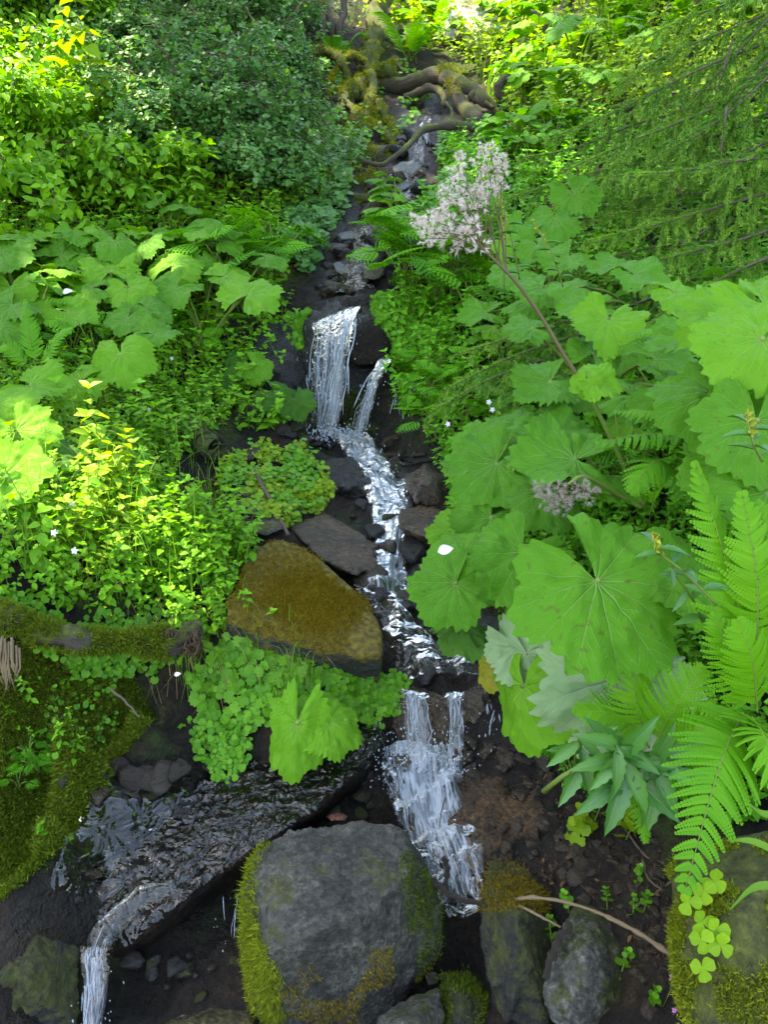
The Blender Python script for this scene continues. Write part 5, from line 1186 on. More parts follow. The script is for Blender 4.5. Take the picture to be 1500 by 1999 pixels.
fern('fern with hanging fronds beside the base of the bent flower stem', at(1330,960,2.2), [
    ((1385,960,2.15),(1360,850,2.05),(1160,862,1.98),(.0,.9,.4),.135),((1375,960,2.15),(1330,820,2.1),(1200,800,2.1),(0,.9,.35),.13),((1380,960,2.15),(1390,870,2.05),(1350,770,2.05),(.3,.6,.7),.10),((1370,980,2.15),(1290,900,2.0),(1230,960,1.95),(-.1,.7,.6),.12)], L_fern, GF, pairs=26, pin=15, droop=.45)
fern('fern spreading below the huge leaf among the lance leaves', at(1290,1480,1.85), [
    ((1275,1460,1.78),(1320,1380,1.70),(1375,1300,1.68),(-.1,.5,.85),.12),((1280,1470,1.8),(1210,1400,1.76),(1120,1385,1.76),(.0,.7,.7),.10),((1270,1470,1.8),(1240,1350,1.75),(1270,1280,1.76),(0,.5,.85),.09),((1280,1480,1.78),(1350,1430,1.66),(1420,1420,1.62),(.0,.6,.8),.10)], L_fernyl, GF, pairs=24, pin=14, droop=.15)
fern('small fern frond hanging under the lance leaves', at(1250,1540,1.8), [
    ((1262,1500,1.72),(1255,1570,1.68),(1262,1645,1.66),(0,.3,.95),.04)], L_fern, GF, pairs=18, pin=8)
fern('narrow fern frond above the bright butterbur at the right', at(1330,700,2.6), [
    ((1370,640,2.5),(1300,640,2.5),(1215,655,2.5),(0,.85,.5),.08),((1400,630,2.5),(1440,590,2.4),(1500,540,2.35),(0,.7,.7),.07)], L_fernyl, GF, pairs=20, pin=10)
fern('fern in the shade behind the big leaves of the right bank', at(1280,1010,2.6), [
    ((1280,990,2.5),(1230,930,2.4),(1170,960,2.35),(0,.8,.6),.09),((1270,1000,2.5),(1290,930,2.4),(1310,950,2.3),(0,.8,.6),.08)], L_fern, GF, pairs=20, pin=10)
fern('small pale fern in the herbs at the left edge', at(60,720,3.5), [
    ((70,720,3.45),(55,640,3.4),(48,585,3.45),(.1,.3,.95),.06),((75,720,3.45),(110,660,3.4),(140,640,3.4),(0,.6,.8),.06),((60,720,3.45),(20,680,3.4),(-10,680,3.4),(0,.6,.8),.06)], L_fern, 'ferns of the left bank', pairs=20, pin=10)
def free_fern(seed, n=6, L_=.5, wd=.1, mat=L_fern):
    root = thing('fern', 'fern', 'fern'); r = np.random.default_rng(seed)
    for k in range(n):
        a = k * 6.283 / n + r.normal() * .3; d = np.array([math.cos(a), math.sin(a), 0]); l = L_ * r.uniform(.8, 1.2)
        link('frond', frond(MB(), d * .02, d * l * .45 + [0, 0, l * .55], d * l * .95 + [0, 0, l * .45], unit(np.array([0, 0, 1.]) + d * -.2), wd, 20, seed=seed + k, rnd=r.random(), pin=9).mesh('frond', [mat, L_stalk], smooth=False), root)
    return root
ff = free_fern(5)
FERNS = [((1235,70),'fern on the upper right slope among the spruce boughs',1.5),((1290,100),'fern beneath the brown twigs at the top right',1.4),((1100,215),'fern growing above the spruce bough beside the butterburs',1.2),((800,120),'bright feathery fern just above the fallen log',1.5),((850,90),'bright fern behind the fallen log',1.4),((905,60),'bright fern below the pale rock face at the top',1.4),((1170,130),'fern under the hanging dead branch',1.3),((660,120),'dark fern behind the mossy roots',1.0)]
for k, ((px, py), lb, s) in enumerate(FERNS):
    o = ff if k == 0 else dup(ff, (0, 0, 0), 0, s)
    o.location = G(px, py); o.rotation_euler = (0, 0, k * 1.3); o.scale = (s,) * 3; tag(o, lb, 'fern', 'ferns of the upper slope')

def copies(protos, poly, n, s0, s1, label, group, cat='plant', tilt=.15, r=rng, lift=0.0):
    """things on the ground within a photo polygon: the prototypes themselves first, then copies"""
    q = sample_poly(poly, n, r); P, d = ray_ground(q[:, 0], q[:, 1])
    for k in range(n):
        pr = protos[k % len(protos)]; s = r.uniform(s0, s1)
        if k < len(protos):
            o = pr; o.scale = (s,) * 3
        else:
            o = pr.copy(); COL.objects.link(o); o.scale = (s,) * 3
            for ch in pr.children:
                c = ch.copy(); COL.objects.link(c); c.parent = o
        nn = gnormal(P[k][0], P[k][1])
        o.location = P[k] + [0, 0, lift]; o.rotation_euler = (r.normal() * tilt - nn[1] * .25, r.normal() * tilt + nn[0] * .25, r.uniform(0, 6.28))
        tag(o, label, cat, group)
def proto(name, mb_, mats): 
    return link(name, mb_.mesh(name, mats))
def sprig_protos(name, n, hs, pairs, T, size, mats, seed0, **k):
    """herbs: the stem is the thing's own mesh, its leaves a part"""
    out = []
    for j in range(n):
        m1 = sprig(seed0 + j, hs * np.random.default_rng(seed0 + j).uniform(.7, 1.2), pairs, T, size, **k)
        st = MB(); lf = MB()
        for V, L, N, M, A_ in [(m1.V[0], m1.L[0], m1.N[0], m1.M[0], m1.A[0])]: st.add(V, [L.reshape(-1, 4)], A_)
        V = np.vstack(m1.V[1:]); A_ = np.vstack(m1.A[1:]); off = m1.n - len(V)
        lf.add(V, [l.reshape(-1, int(q[0])) - off for l, q in zip(m1.L[1:], m1.N[1:])], A_)
        o = link(name, st.mesh('stem', mats[1], smooth=False)); link('leaves', lf.mesh('leaves', mats[0]), o)
        out.append(o)
    return out
HERB_A = [(0,640),(250,600),(420,660),(450,760),(400,850),(330,900),(420,1000),(500,1070),(430,1170),(250,1200),(60,1130),(0,1000)]
copies(sprig_protos('leafy_herb', 8, .26, 7, T_ovalw, .058, [L_herb, L_stalk], 400), HERB_A, 150, .7, 1.25, 'leafy stem with paired oval leaves in the herb thicket of the left bank', 'oval leaved herbs of the left bank')
SUNNY = [(60,880),(220,850),(300,960),(300,1120),(160,1170),(40,1080)]
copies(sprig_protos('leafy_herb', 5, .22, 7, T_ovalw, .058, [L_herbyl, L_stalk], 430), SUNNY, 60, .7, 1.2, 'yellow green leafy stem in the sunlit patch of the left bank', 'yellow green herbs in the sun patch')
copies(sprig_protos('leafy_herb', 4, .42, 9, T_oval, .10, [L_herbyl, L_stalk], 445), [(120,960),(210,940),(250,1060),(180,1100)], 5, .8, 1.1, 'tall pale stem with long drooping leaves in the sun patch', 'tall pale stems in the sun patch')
copies(sprig_protos('leafy_herb', 5, .20, 6, T_oval, .05, [L_herb, L_stalk], 460), [(380,1050),(500,1060),(520,1090),(440,1190),(300,1210),(280,1150)], 45, .7, 1.2, 'small leafy stem at the edge of the mossy slab', 'small herbs beside the mossy slab')
copies(sprig_protos('tall_herb', 4, .55, 9, T_oval, .12, [L_shrubyl, L_stalk], 470, lean=.1), [(280,440),(390,430),(400,470),(280,480)], 6, .8, 1.2, 'tall upright herb rising above the broad leaves of the left bank', 'tall herbs above the left band')
copies(sprig_protos('tall_herb', 5, .5, 8, T_ovalw, .13, [L_shrubyl, L_stalk], 480), [(960,150),(1080,120),(1050,250),(980,240)], 22, .7, 1.1, 'upright herb among the broad leaves right of the fallen log', 'herbs right of the fallen log')
copies(sprig_protos('tall_herb', 5, .55, 8, T_ovalw, .15, [L_herbyl, L_stalk], 490), [(760,0),(1060,0),(1000,110),(800,130)], 50, .7, 1.3, 'sunlit upright herb on the slope beyond the fallen log', 'herbs beyond the fallen log')
copies(sprig_protos('leafy_herb', 5, .2, 6, T_oval, .06, [L_herb, L_stalk], 500), [(0,1330),(140,1350),(160,1480),(90,1560),(0,1600)], 9, .3, .65, 'leafy seedling on the mossy bank at the left edge', 'seedlings on the mossy left bank')
copies(sprig_protos('leafy_herb', 5, .25, 6, T_oval, .07, [L_herb, L_stalk], 510), [(960,520),(1300,540),(1250,640),(980,640)], 30, .7, 1.3, 'leafy stem between the butterburs of the right bank', 'herbs between the butterburs')
copies(sprig_protos('leafy_herb', 4, .16, 5, T_disc, .05, [L_matyl, L_stalk], 515), [(1090,1570),(1200,1560),(1240,1640),(1130,1640)], 7, .7, 1.1, 'pale yellowish seedling on the bare earth of the right bank', 'seedlings on the bare earth')
copies(sprig_protos('leafy_herb', 4, .07, 4, T_disc, .022, [L_mat, L_stalk], 520), [(950,1720),(1250,1700),(1300,1980),(1000,1980)], 14, .7, 1.2, 'tiny bright seedling among the stones at lower right', 'tiny seedlings at lower right')
# cut leaved plants
def cut_protos(n, seed0, h, size, mat):
    out = []
    for j in range(n):
        r = np.random.default_rng(seed0 + j); root = thing('chervil', 'chervil', 'plant')
        for k in range(5):
            a = r.uniform(0, 6.28); hh = h * r.uniform(.6, 1.15); q = r.uniform(.05, .2) * h / .4; p = np.array([math.cos(a) * q, math.sin(a) * q, hh])
            link('stem', MB().tube(spline([(0, 0, -.03), p * [.3, .3, .55], p], 8), [.003] * 8, 4, rnd=r.random()).mesh('stem', L_stalk), root)
            t = unit(np.array([math.cos(a), math.sin(a) - .2, r.uniform(-.1, .3)]))
            link('leaf', MB().scatter(T_cut, frames(t, np.array([0, -.3, 1.]))[None], p[None], np.array([size * r.uniform(.8, 1.2)]), np.array([r.random()])).mesh('leaf', mat), root)
        out.append(root)
    return out
copies(cut_protos(4, 600, .38, .24, L_cut), [(785,520),(920,510),(940,640),(800,660),(775,600)], 21, .75, 1.15, 'feathery cut leaved plant right of the upper waterfall', 'cut leaved plants by the upper waterfall')
copies(cut_protos(4, 610, .40, .26, L_cut), [(430,560),(520,530),(540,560),(500,620),(430,640)], 12, .7, 1.1, 'feathery cut leaved plant above the black rock on the left bank', 'cut leaved plants of the left bank')
copies(cut_protos(3, 620, .22, .15, L_cut), [(840,760),(920,760),(900,900),(830,860)], 16, .8, 1.1, 'feathery plant overhanging the middle cascade from the right', 'cut leaved plants over the middle cascade')
copies(cut_protos(3, 630, .25, .14, L_cut), [(50,600),(400,640),(400,800),(60,760)], 18, .8, 1.2, 'cut leaved plant in the herb thicket of the left bank', 'cut leaved plants in the thicket')
copies(cut_protos(3, 640, .12, .09, L_cut), [(0,1440),(110,1460),(110,1640),(0,1620)], 6, .4, .7, 'cut leaved seedling on the mossy bank at the left edge', 'cut leaved seedlings on the moss')
copies(cut_protos(3, 650, .2, .12, L_cut), [(1080,1460),(1170,1480),(1120,1560),(1075,1520)], 4, .8, 1.1, 'dark cut leaved plant under the lance leaves', 'cut leaved plants under the lance leaves')
copies(cut_protos(3, 660, .3, .16, L_cut), [(1080,960),(1280,960),(1280,1000),(1100,1010)], 6, .8, 1.1, 'cut leaved plant in the shade below the flower stem', 'cut leaved plants below the flower stem')

# ------------------------------------------------------------------ mats of small leaves (uncountable)
def leaf_mat_cover(name, label, poly, n, T, s0, s1, mat, h=.06, seed=0, d_extra=None, clump=4.0, thr=-.35, face=.35):
    r = np.random.default_rng(seed)
    q = sample_poly(poly, n, r); P, d = ray_ground(q[:, 0], q[:, 1])
    k = fbm(P * clump, seed, 2) > thr; P, d = P[k], d[k]; n = len(P)
    hump = np.clip(fbm(P * clump * .8, seed + 3, 2) * .5 + .6, .1, 1.3)
    P = P + np.stack([r.normal(size=n) * .01, r.normal(size=n) * .01 - h * .3 * hump, h * hump * r.random(n) ** .6], -1)
    nn = gnormal(P[:, 0], P[:, 1])
    nrm = unit(nn + np.array([0, -face, .35]) + r.normal(size=(n, 3)) * .35)
    t = r.normal(size=(n, 3)) + np.array([0, -.5, -.2]); t = unit(t - nrm * (t * nrm).sum(1, keepdims=True))
    m_ = MB().scatter(T, frames(t, nrm), P, r.uniform(s0, s1, n), np.clip(r.normal(.5, .28, n), 0, 1))
    return tag(link(name, m_.mesh(name, mat)), label, 'ground cover', None, 'stuff')
leaf_mat_cover('leaf_cushion', 'bright cushion of small round leaves right of the upper waterfall', [(730,590),(800,570),(880,600),(880,680),(850,740),(790,740),(755,700),(730,640)], 2600, T_disc, .02, .042, L_mat, .16, 1, thr=-.8)
leaf_mat_cover('leaf_cushion', 'golden green mat of tiny leaves in the mossy hollow left of the cascade', [(440,900),(520,870),(610,890),(650,960),(640,1010),(560,1030),(480,1010),(430,960)], 3200, T_disc, .012, .030, L_matyl, .09, 2, thr=-.25, clump=9.0)
leaf_mat_cover('leaf_cushion', 'greener small leaves mixed into the mossy hollow left of the cascade', [(440,900),(520,870),(610,890),(650,960),(640,1010),(560,1030),(480,1010),(430,960)], 1500, T_disc, .014, .034, L_mat, .10, 14, thr=-.1, clump=9.0)
leaf_mat_cover('leaf_cushion', 'hanging mat of round scalloped leaves between the mossy slab and the wet slab', [(390,1255),(480,1250),(600,1285),(720,1315),(700,1400),(560,1420),(430,1430),(380,1350)], 760, T_discb, .020, .044, L_mat, .06, 3, thr=-.6, face=.7)
leaf_mat_cover('leaf_cushion', 'dense mat of small bright leaves left of the lower waterfall', [(640,1320),(720,1310),(790,1325),(785,1375),(740,1415),(660,1390)], 1500, T_disc, .011, .024, L_mat, .06, 4, thr=-.7, face=.7)
leaf_mat_cover('leaf_cushion', 'dark green small leaves clinging to the black rock by the upper waterfall', [(525,640),(600,620),(605,690),(570,720),(530,700)], 700, T_disc, .02, .04, L_mat, .12, 5, thr=-.4)
leaf_mat_cover('leaf_cushion', 'trailing small leaves hanging down at the foot of the moss bank', [(370,1400),(490,1390),(480,1500),(430,1540),(390,1480)], 420, T_disc, .012, .026, L_mat, .08, 6, thr=-.3, face=.8)
leaf_mat_cover('leaf_cushion', 'small dark leaves spread over the mossy left bank', [(0,1280),(220,1300),(240,1420),(200,1480),(120,1600),(0,1700)], 700, T_disc, .008, .022, L_mat, .02, 7, thr=.1)
leaf_mat_cover('leaf_cushion', 'low leaves along the rotten log', [(-10,1180),(200,1215),(390,1215),(390,1290),(220,1330),(100,1290)], 900, T_disc, .012, .03, L_mat, .07, 8, thr=-.3)
leaf_mat_cover('leaf_cushion', 'low leaves on the shaded left side of the upper stream', [(600,280),(720,260),(670,420),(600,540),(560,500),(560,400)], 2600, T_disc, .03, .075, L_shrub, .18, 9, thr=-.25)
leaf_mat_cover('leaf_cushion', 'low leaves on the right side of the upper stream', [(860,270),(980,260),(980,520),(770,520),(760,450),(860,390)], 3000, T_gb, .03, .09, L_mat, .2, 10, thr=-.35)
leaf_mat_cover('leaf_cushion', 'low bright leaves around the roots and the fallen log', [(600,120),(760,100),(880,200),(760,280),(640,280)], 1100, T_disc, .03, .06, L_mat, .1, 12, thr=.1)
# moss carpet blades on the left bank
def ground_moss(label, poly, n, length, wid, mat, seed, thr=-.3):
    r = np.random.default_rng(seed); q = sample_poly(poly, n, r); P, d = ray_ground(q[:, 0], q[:, 1])
    k = fbm(P * 6, seed, 3) > thr; P = P[k]
    W, F, lc = blades(P, gnormal(P[:, 0], P[:, 1]), int(k.sum()), length, wid, seed)
    tag(link('moss', MB().add(W, F, lc).mesh('moss', mat, smooth=False)), label, 'moss', None, 'stuff')
ground_moss('dark green moss carpet over the left bank', [(0,1250),(240,1290),(300,1400),(220,1500),(130,1640),(0,1760)], 90000, .013, .0024, M_mossdark, 21, -.7)
ground_moss('yellow green moss along the rotten log', [(0,1130),(330,1220),(400,1240),(300,1300),(0,1280)], 26000, .012, .0022, M_moss, 22, -.1)
ground_moss('moss around the stones of the mossy hollow', [(330,960),(430,930),(440,1050),(360,1050)], 9000, .012, .0018, M_mossdark, 23, -.4)
ground_moss('green moss on the stones beside the upper stream', [(600,230),(760,200),(760,420),(640,420),(580,300)], 22000, .03, .004, M_moss, 24, .1)
ground_moss('green moss beneath the upper waterfall jets', [(680,720),(760,720),(760,850),(670,840)], 7000, .014, .002, M_mossdark, 25, .1)

# general undergrowth covering the slopes
def undergrowth(name, label, mat, T, n, seed, cond, size, h, leaves=9, mat2=None):
    r = np.random.default_rng(seed)
    # density falls off with distance from the path, like the eye's need for detail
    d = np.exp(r.uniform(math.log(1.4), math.log(24), n * 6)); a = r.uniform(-.62, .62, n * 6)
    x, y = d * np.sin(a), d * np.cos(a)
    z = height(x, y); px, py, dd = to_px(np.stack([x, y, z], -1))
    ok = cond(px, py, x, y, dd); x, y, z, dd = x[ok][:n], y[ok][:n], z[ok][:n], dd[ok][:n]
    m = len(x)
    var = [sprig(seed * 10 + k, h, leaves // 2, T, 1.0 * size, mat_stem=1, lean=.5) for k in range(6)]
    mb_ = MB()
    sc = np.clip(dd / 3.2, .6, 2.0) ** .75 * r.uniform(.6, 1.25, m)
    an = r.uniform(0, 6.28, m); ks = r.integers(0, 6, m)
    nn = gnormal(x, y)
    upv = unit(nn * .6 + np.array([0, -.1, 1]) + r.normal(size=(m, 3)) * .2)
    tt = np.stack([np.cos(an), np.sin(an), 0 * an], -1); Rm = frames(unit(tt - upv * (tt * upv).sum(1, keepdims=True)), upv)
    for k in range(6):
        s = ks == k
        V, lc = var[k].arrays()
        F = [np.vstack([l.reshape(-1, 4) for l, mm in zip(var[k].L, var[k].M) if mm[0] == g]) for g in (0, 1)]
        base_l = lc[:, 2].copy()
        rr = np.clip(r.normal(.0, .22, s.sum()), -.5, .5)
        S = sc[s]
        W = np.einsum('nij,nkj->nki', Rm[s], V[None] * S[:, None, None]) + np.stack([x[s], y[s], z[s]], -1)[:, None]
        A_ = np.repeat(lc[None], s.sum(), 0); A_[..., 2] = np.clip(A_[..., 2] + rr[:, None], 0, 1)
        off = (np.arange(s.sum()) * len(V))[:, None, None]
        base_n = mb_.n
        mb_.add(W.reshape(-1, 3), [(F[0][None] + off).reshape(-1, 4)], A_.reshape(-1, 3), 0)
        f1 = (F[1][None] + off).reshape(-1, 4) + base_n
        mb_.L.append(f1.ravel()); mb_.N.append(np.full(len(f1), 4)); mb_.M.append(np.full(len(f1), 1))
    return tag(link(name, mb_.mesh(name, [mat, L_stalk])), label, 'undergrowth', None, 'stuff')
BARE = [(0,1180),(330,1210),(400,1270),(560,1240),(760,1280),(800,1380),(900,1200),(980,1180),(990,1420),(1080,1430),(1100,1530),(1320,1560),(1330,1620),(1560,1600),(1560,2100),(-100,2100),(-100,1180)]
BED = [(600,840),(800,840),(870,930),(900,1060),(960,1200),(990,1420),(700,1400),(760,1290),(480,1230),(440,1180),(500,1050),(430,1040),(330,1040),(340,900),(420,840)]
ROOTS = [(610,110),(700,60),(790,60),(880,150),(1000,170),(1000,260),(780,300),(640,290)]
def cond_base(px, py, x, y, d): return ~inpoly(px, py, ROOTS) & (stream_dist(x, y) > np.where(y > 5, .42, .28)) & ~inpoly(px, py, BARE) & ~inpoly(px, py, BED) & ~((px > 560) & (px < 780) & (py > 430) & (py < 860))
undergrowth('undergrowth', 'mixed small green herbs covering the left bank', L_herb, T_ovalw, 3200, 31, lambda px, py, x, y, d: cond_base(px, py, x, y, d) & (px < 700) & (py > 380), .042, .14, 10)
undergrowth('undergrowth', 'mixed small green herbs covering the right bank', L_cut, T_tri, 3600, 32, lambda px, py, x, y, d: cond_base(px, py, x, y, d) & (px >= 700) & (py > 250), .045, .15, 10)
undergrowth('undergrowth', 'leafy green cover of the upper left slope', L_shrub, T_ovalw, 1800, 33, lambda px, py, x, y, d: cond_base(px, py, x, y, d) & (px < 740) & (py <= 420), .05, .2, 10)
undergrowth('undergrowth', 'bright leafy cover of the upper right slope', L_herbyl, T_ovalw, 2600, 34, lambda px, py, x, y, d: cond_base(px, py, x, y, d) & (px >= 700) & (py <= 270), .06, .22, 10)
# grass blades and litter
def grass(name, label, poly, n, h0, h1, mat, seed, cat='grass', wid=.0022, flat=0.0):
    r = np.random.default_rng(seed); q = sample_poly(poly, n, r); P, d = ray_ground(q[:, 0], q[:, 1])
    mb_ = MB()
    for k in range(n):
        h = r.uniform(h0, h1); a = r.uniform(0, 6.28); l = h * r.uniform(.3, .9); e = np.array([math.cos(a) * l, math.sin(a) * l - .2 * h, 0])
        pt = spline([P[k], P[k] + e * .3 + [0, 0, h * .75 * (1 - flat)], P[k] + e + [0, 0, h * r.uniform(.4, .95) * (1 - flat) + .01]], 8)
        sd_ = unit(np.cross(e + 1e-6, [0, 0, 1])) * wid * r.uniform(.6, 1.3)
        wv = np.linspace(1, .08, 8)[:, None]
        V = np.stack([pt - sd_ * wv, pt + sd_ * wv], 1).reshape(-1, 3); i = np.arange(7)[:, None] * 2
        lc = np.zeros((16, 3)); lc[:, 2] = r.random()
        mb_.add(V, [np.concatenate([i, i + 1, i + 3, i + 2], 1)], lc)
    tag(link(name, mb_.mesh(name, mat)), label, cat, None, 'stuff')
grass('grass', 'thin grass blades among the herbs of the left bank', [(0,700),(300,720),(420,900),(480,1080),(380,1220),(100,1180),(0,1100)], 420, .12, .38, L_grass, 41)
grass('grass', 'arching grass blades hanging by the mossy slab', [(360,1220),(480,1210),(600,1290),(640,1400),(420,1430),(340,1360)], 130, .10, .24, L_grass, 42, wid=.0018)
grass('dead_grass', 'pale dead grass stems on the rotten log and the mat of leaves', [(200,1230),(400,1220),(640,1300),(600,1400),(300,1380)], 110, .08, .2, L_straw, 43, wid=.0012)
grass('grass', 'grass blades on the upper slopes', [(900,80),(1250,40),(1250,200),(950,240)], 260, .25, .6, L_grass, 44, wid=.006)
grass('litter', 'rootlets and straw bits on the bare earth of the right bank', [(1000,1480),(1120,1540),(1300,1640),(1320,1900),(1230,1980),(1220,1780),(1050,1720)], 320, .02, .10, L_brown, 45, cat='litter', wid=.0008, flat=.95)
leaf_mat_cover('litter', 'brown dead leaf scraps lying on the bare earth of the right bank', [(1000,1500),(1120,1540),(1300,1640),(1320,1960),(1230,1980),(1220,1780),(1050,1720)], 60, T_oval, .008, .022, L_brown, .006, 46, thr=-2, face=0)
leaf_mat_cover('litter', 'brown dead leaf scraps in the shade of the left bank', [(380,1000),(480,980),(500,1050),(330,1160),(200,1150)], 90, T_oval, .02, .05, L_brown, .04, 47, thr=-2, face=0)

# ------------------------------------------------------------------ shrubs of the upper left
def shrub(label, cpx, rad, n_br, mat, T, leaf, seed, group, sub=(1, 1, 1), name='shrub', density=26, up=.35):
    """arching twigs from a base on the ground; every twig carries leaves"""
    r = np.random.default_rng(seed); base = G(*cpx); root = thing(name, label, 'shrub', base, group)
    st, lf = MB(), MB(); Rm, P, S, rd = [], [], [], []
    for k in range(n_br):
        a = r.uniform(0, 6.28); el = r.uniform(.1, 1.25); l = rad * r.uniform(.65, 1.15)
        d = np.array([math.cos(a) * math.cos(el), math.sin(a) * math.cos(el), math.sin(el)])
        e = d * l * np.array(sub); o_ = r.normal(size=3) * np.array([.12, .12, 0]) * rad
        path = spline([o_, o_ + e * .5 + [0, 0, up * l * .5], o_ + e + [0, 0, -.18 * l]], 14)
        st.tube(path, np.linspace(.010, .003, 14) * rad, 4, 0, rnd=r.random(), cap=False)
        for j in range(4, 14):
            for s2 in range(2):
                b = unit(np.array([r.normal(), r.normal(), r.normal() * .4])); tl = rad * r.uniform(.10, .26)
                tw = spline([path[j], path[j] + b * tl * .6 + [0, 0, .03 * rad], path[j] + b * tl + [0, 0, -.04 * rad]], 6)
                if r.random() < .5: st.tube(tw, [.003 * rad] * 6, 3, 0, rnd=.5, cap=False)
                m = int(density / 2.6)
                f = r.uniform(.1, 1, m); pp = tw[0] + (tw[-1] - tw[0]) * f[:, None] + r.normal(size=(m, 3)) * leaf * .6
                t = r.normal(size=(m, 3)) + np.array([0, -.3, -.35]) + b * .8
                nn = np.array([0, -.35, 1]) + r.normal(size=(m, 3)) * .35 + d * .3
                t = unit(t); nn = unit(nn - t * (nn * t).sum(1, keepdims=True))
                Rm.append(frames(t, nn)); P.append(pp); S.append(leaf * r.uniform(.6, 1.2, m)); rd.append(np.clip(r.normal(.5, .22) + r.normal(size=m) * .12, 0, 1))
    lf.scatter(T, np.concatenate(Rm), np.concatenate(P), np.concatenate(S), np.concatenate(rd))
    link('branches', st.mesh('branches', M_twig), root); link('foliage', lf.mesh('foliage', mat), root)
    return root
GS = 'blue green shrubs of the upper left slope'; GL = 'light green shrubs at the left edge'
for k, (c, rad, lb) in enumerate([((330,330),1.15,'dense blue green shrub with tiny lobed leaves at the middle left'),((440,290),1.1,'blue green shrub overhanging the upper stream from the left'),((250,190),1.2,'darker blue green shrub behind the light shrub'),
        ((400,140),1.3,'blue green shrub filling the top left centre'),((470,180),1.0,'blue green shrub left of the mossy roots'),((270,60),1.35,'blue green shrub at the top behind the light sprig'),((440,20),1.4,'blue green shrub at the very top left of the bare stems'),((520,50),.85,'thin shrub at the top beside the bare stems'),((400,370),.8,'low blue green shrub just above the left band of broad leaves'),((490,370),.7,'low dark shrub in the shade by the upper stream')]):
    shrub(lb, c, rad, 42, L_shrub, T_gb, .044 if rad > 1 else .040, 700 + k, GS, density=46)
for k, (c, rad, lb) in enumerate([((60,400),.9,'light green oval leaved shrub at the left edge above the broad leaves'),((150,340),.85,'light green shrub leaning before the blue green shrubs'),((40,260),1.0,'light green shrub at the left edge below the bright sprig'),((130,180),.95,'light green shrub beneath the bright yellow sprig'),((20,100),1.1,'light green shrub in the top left corner'),((160,60),1.1,'light green shrub at the top near the left corner'),((250,400),.65,'small light green shrub behind the broad leaved band')]):
    shrub(lb, c, rad, 36, L_shrubyl, T_ovalw, .066, 730 + k, GL, density=32)
sg = sprig_protos('leafy_sprig', 2, .8, 11, T_oval, .20, [L_herbyl, L_stalk], 760, lean=.12)
for o, p, lb in ((sg[0], (135,250,5.3), 'bright yellow green sprig rising above the light shrub'), (sg[1], (195,230,5.4), 'smaller bright sprig right of the taller one')):
    o.location = at(*p); tag(o, lb, 'sprig')
# pale bare twigs in the shrubs
for k, (a, lb) in enumerate([([(200,235,5.6),(225,205,5.7),(255,115,5.9)],'pale bare twig standing in the dark shrub'),([(130,175,5.2),(160,200,5.2),(172,212,5.2)],'short pale twig in the light shrub'),([(170,165,5.4),(195,180,5.4),(212,200,5.4)],'hooked pale twig between the shrubs'),([(480,15,7.2),(500,45,7.2),(530,50,7.2),(575,60,7.3)],'curving pale twig at the top of the shrubs'),([(590,5,7.6),(560,40,7.5),(545,60,7.4)],'straight pale twig at the top of the shrubs'),([(700,20,9),(690,45,9),(680,55,9)],'pale twig beside the mossy trunk')]):
    branch_thing('twig', lb, 'twig', [(a, .009, .004)], M_straw, sides=5)

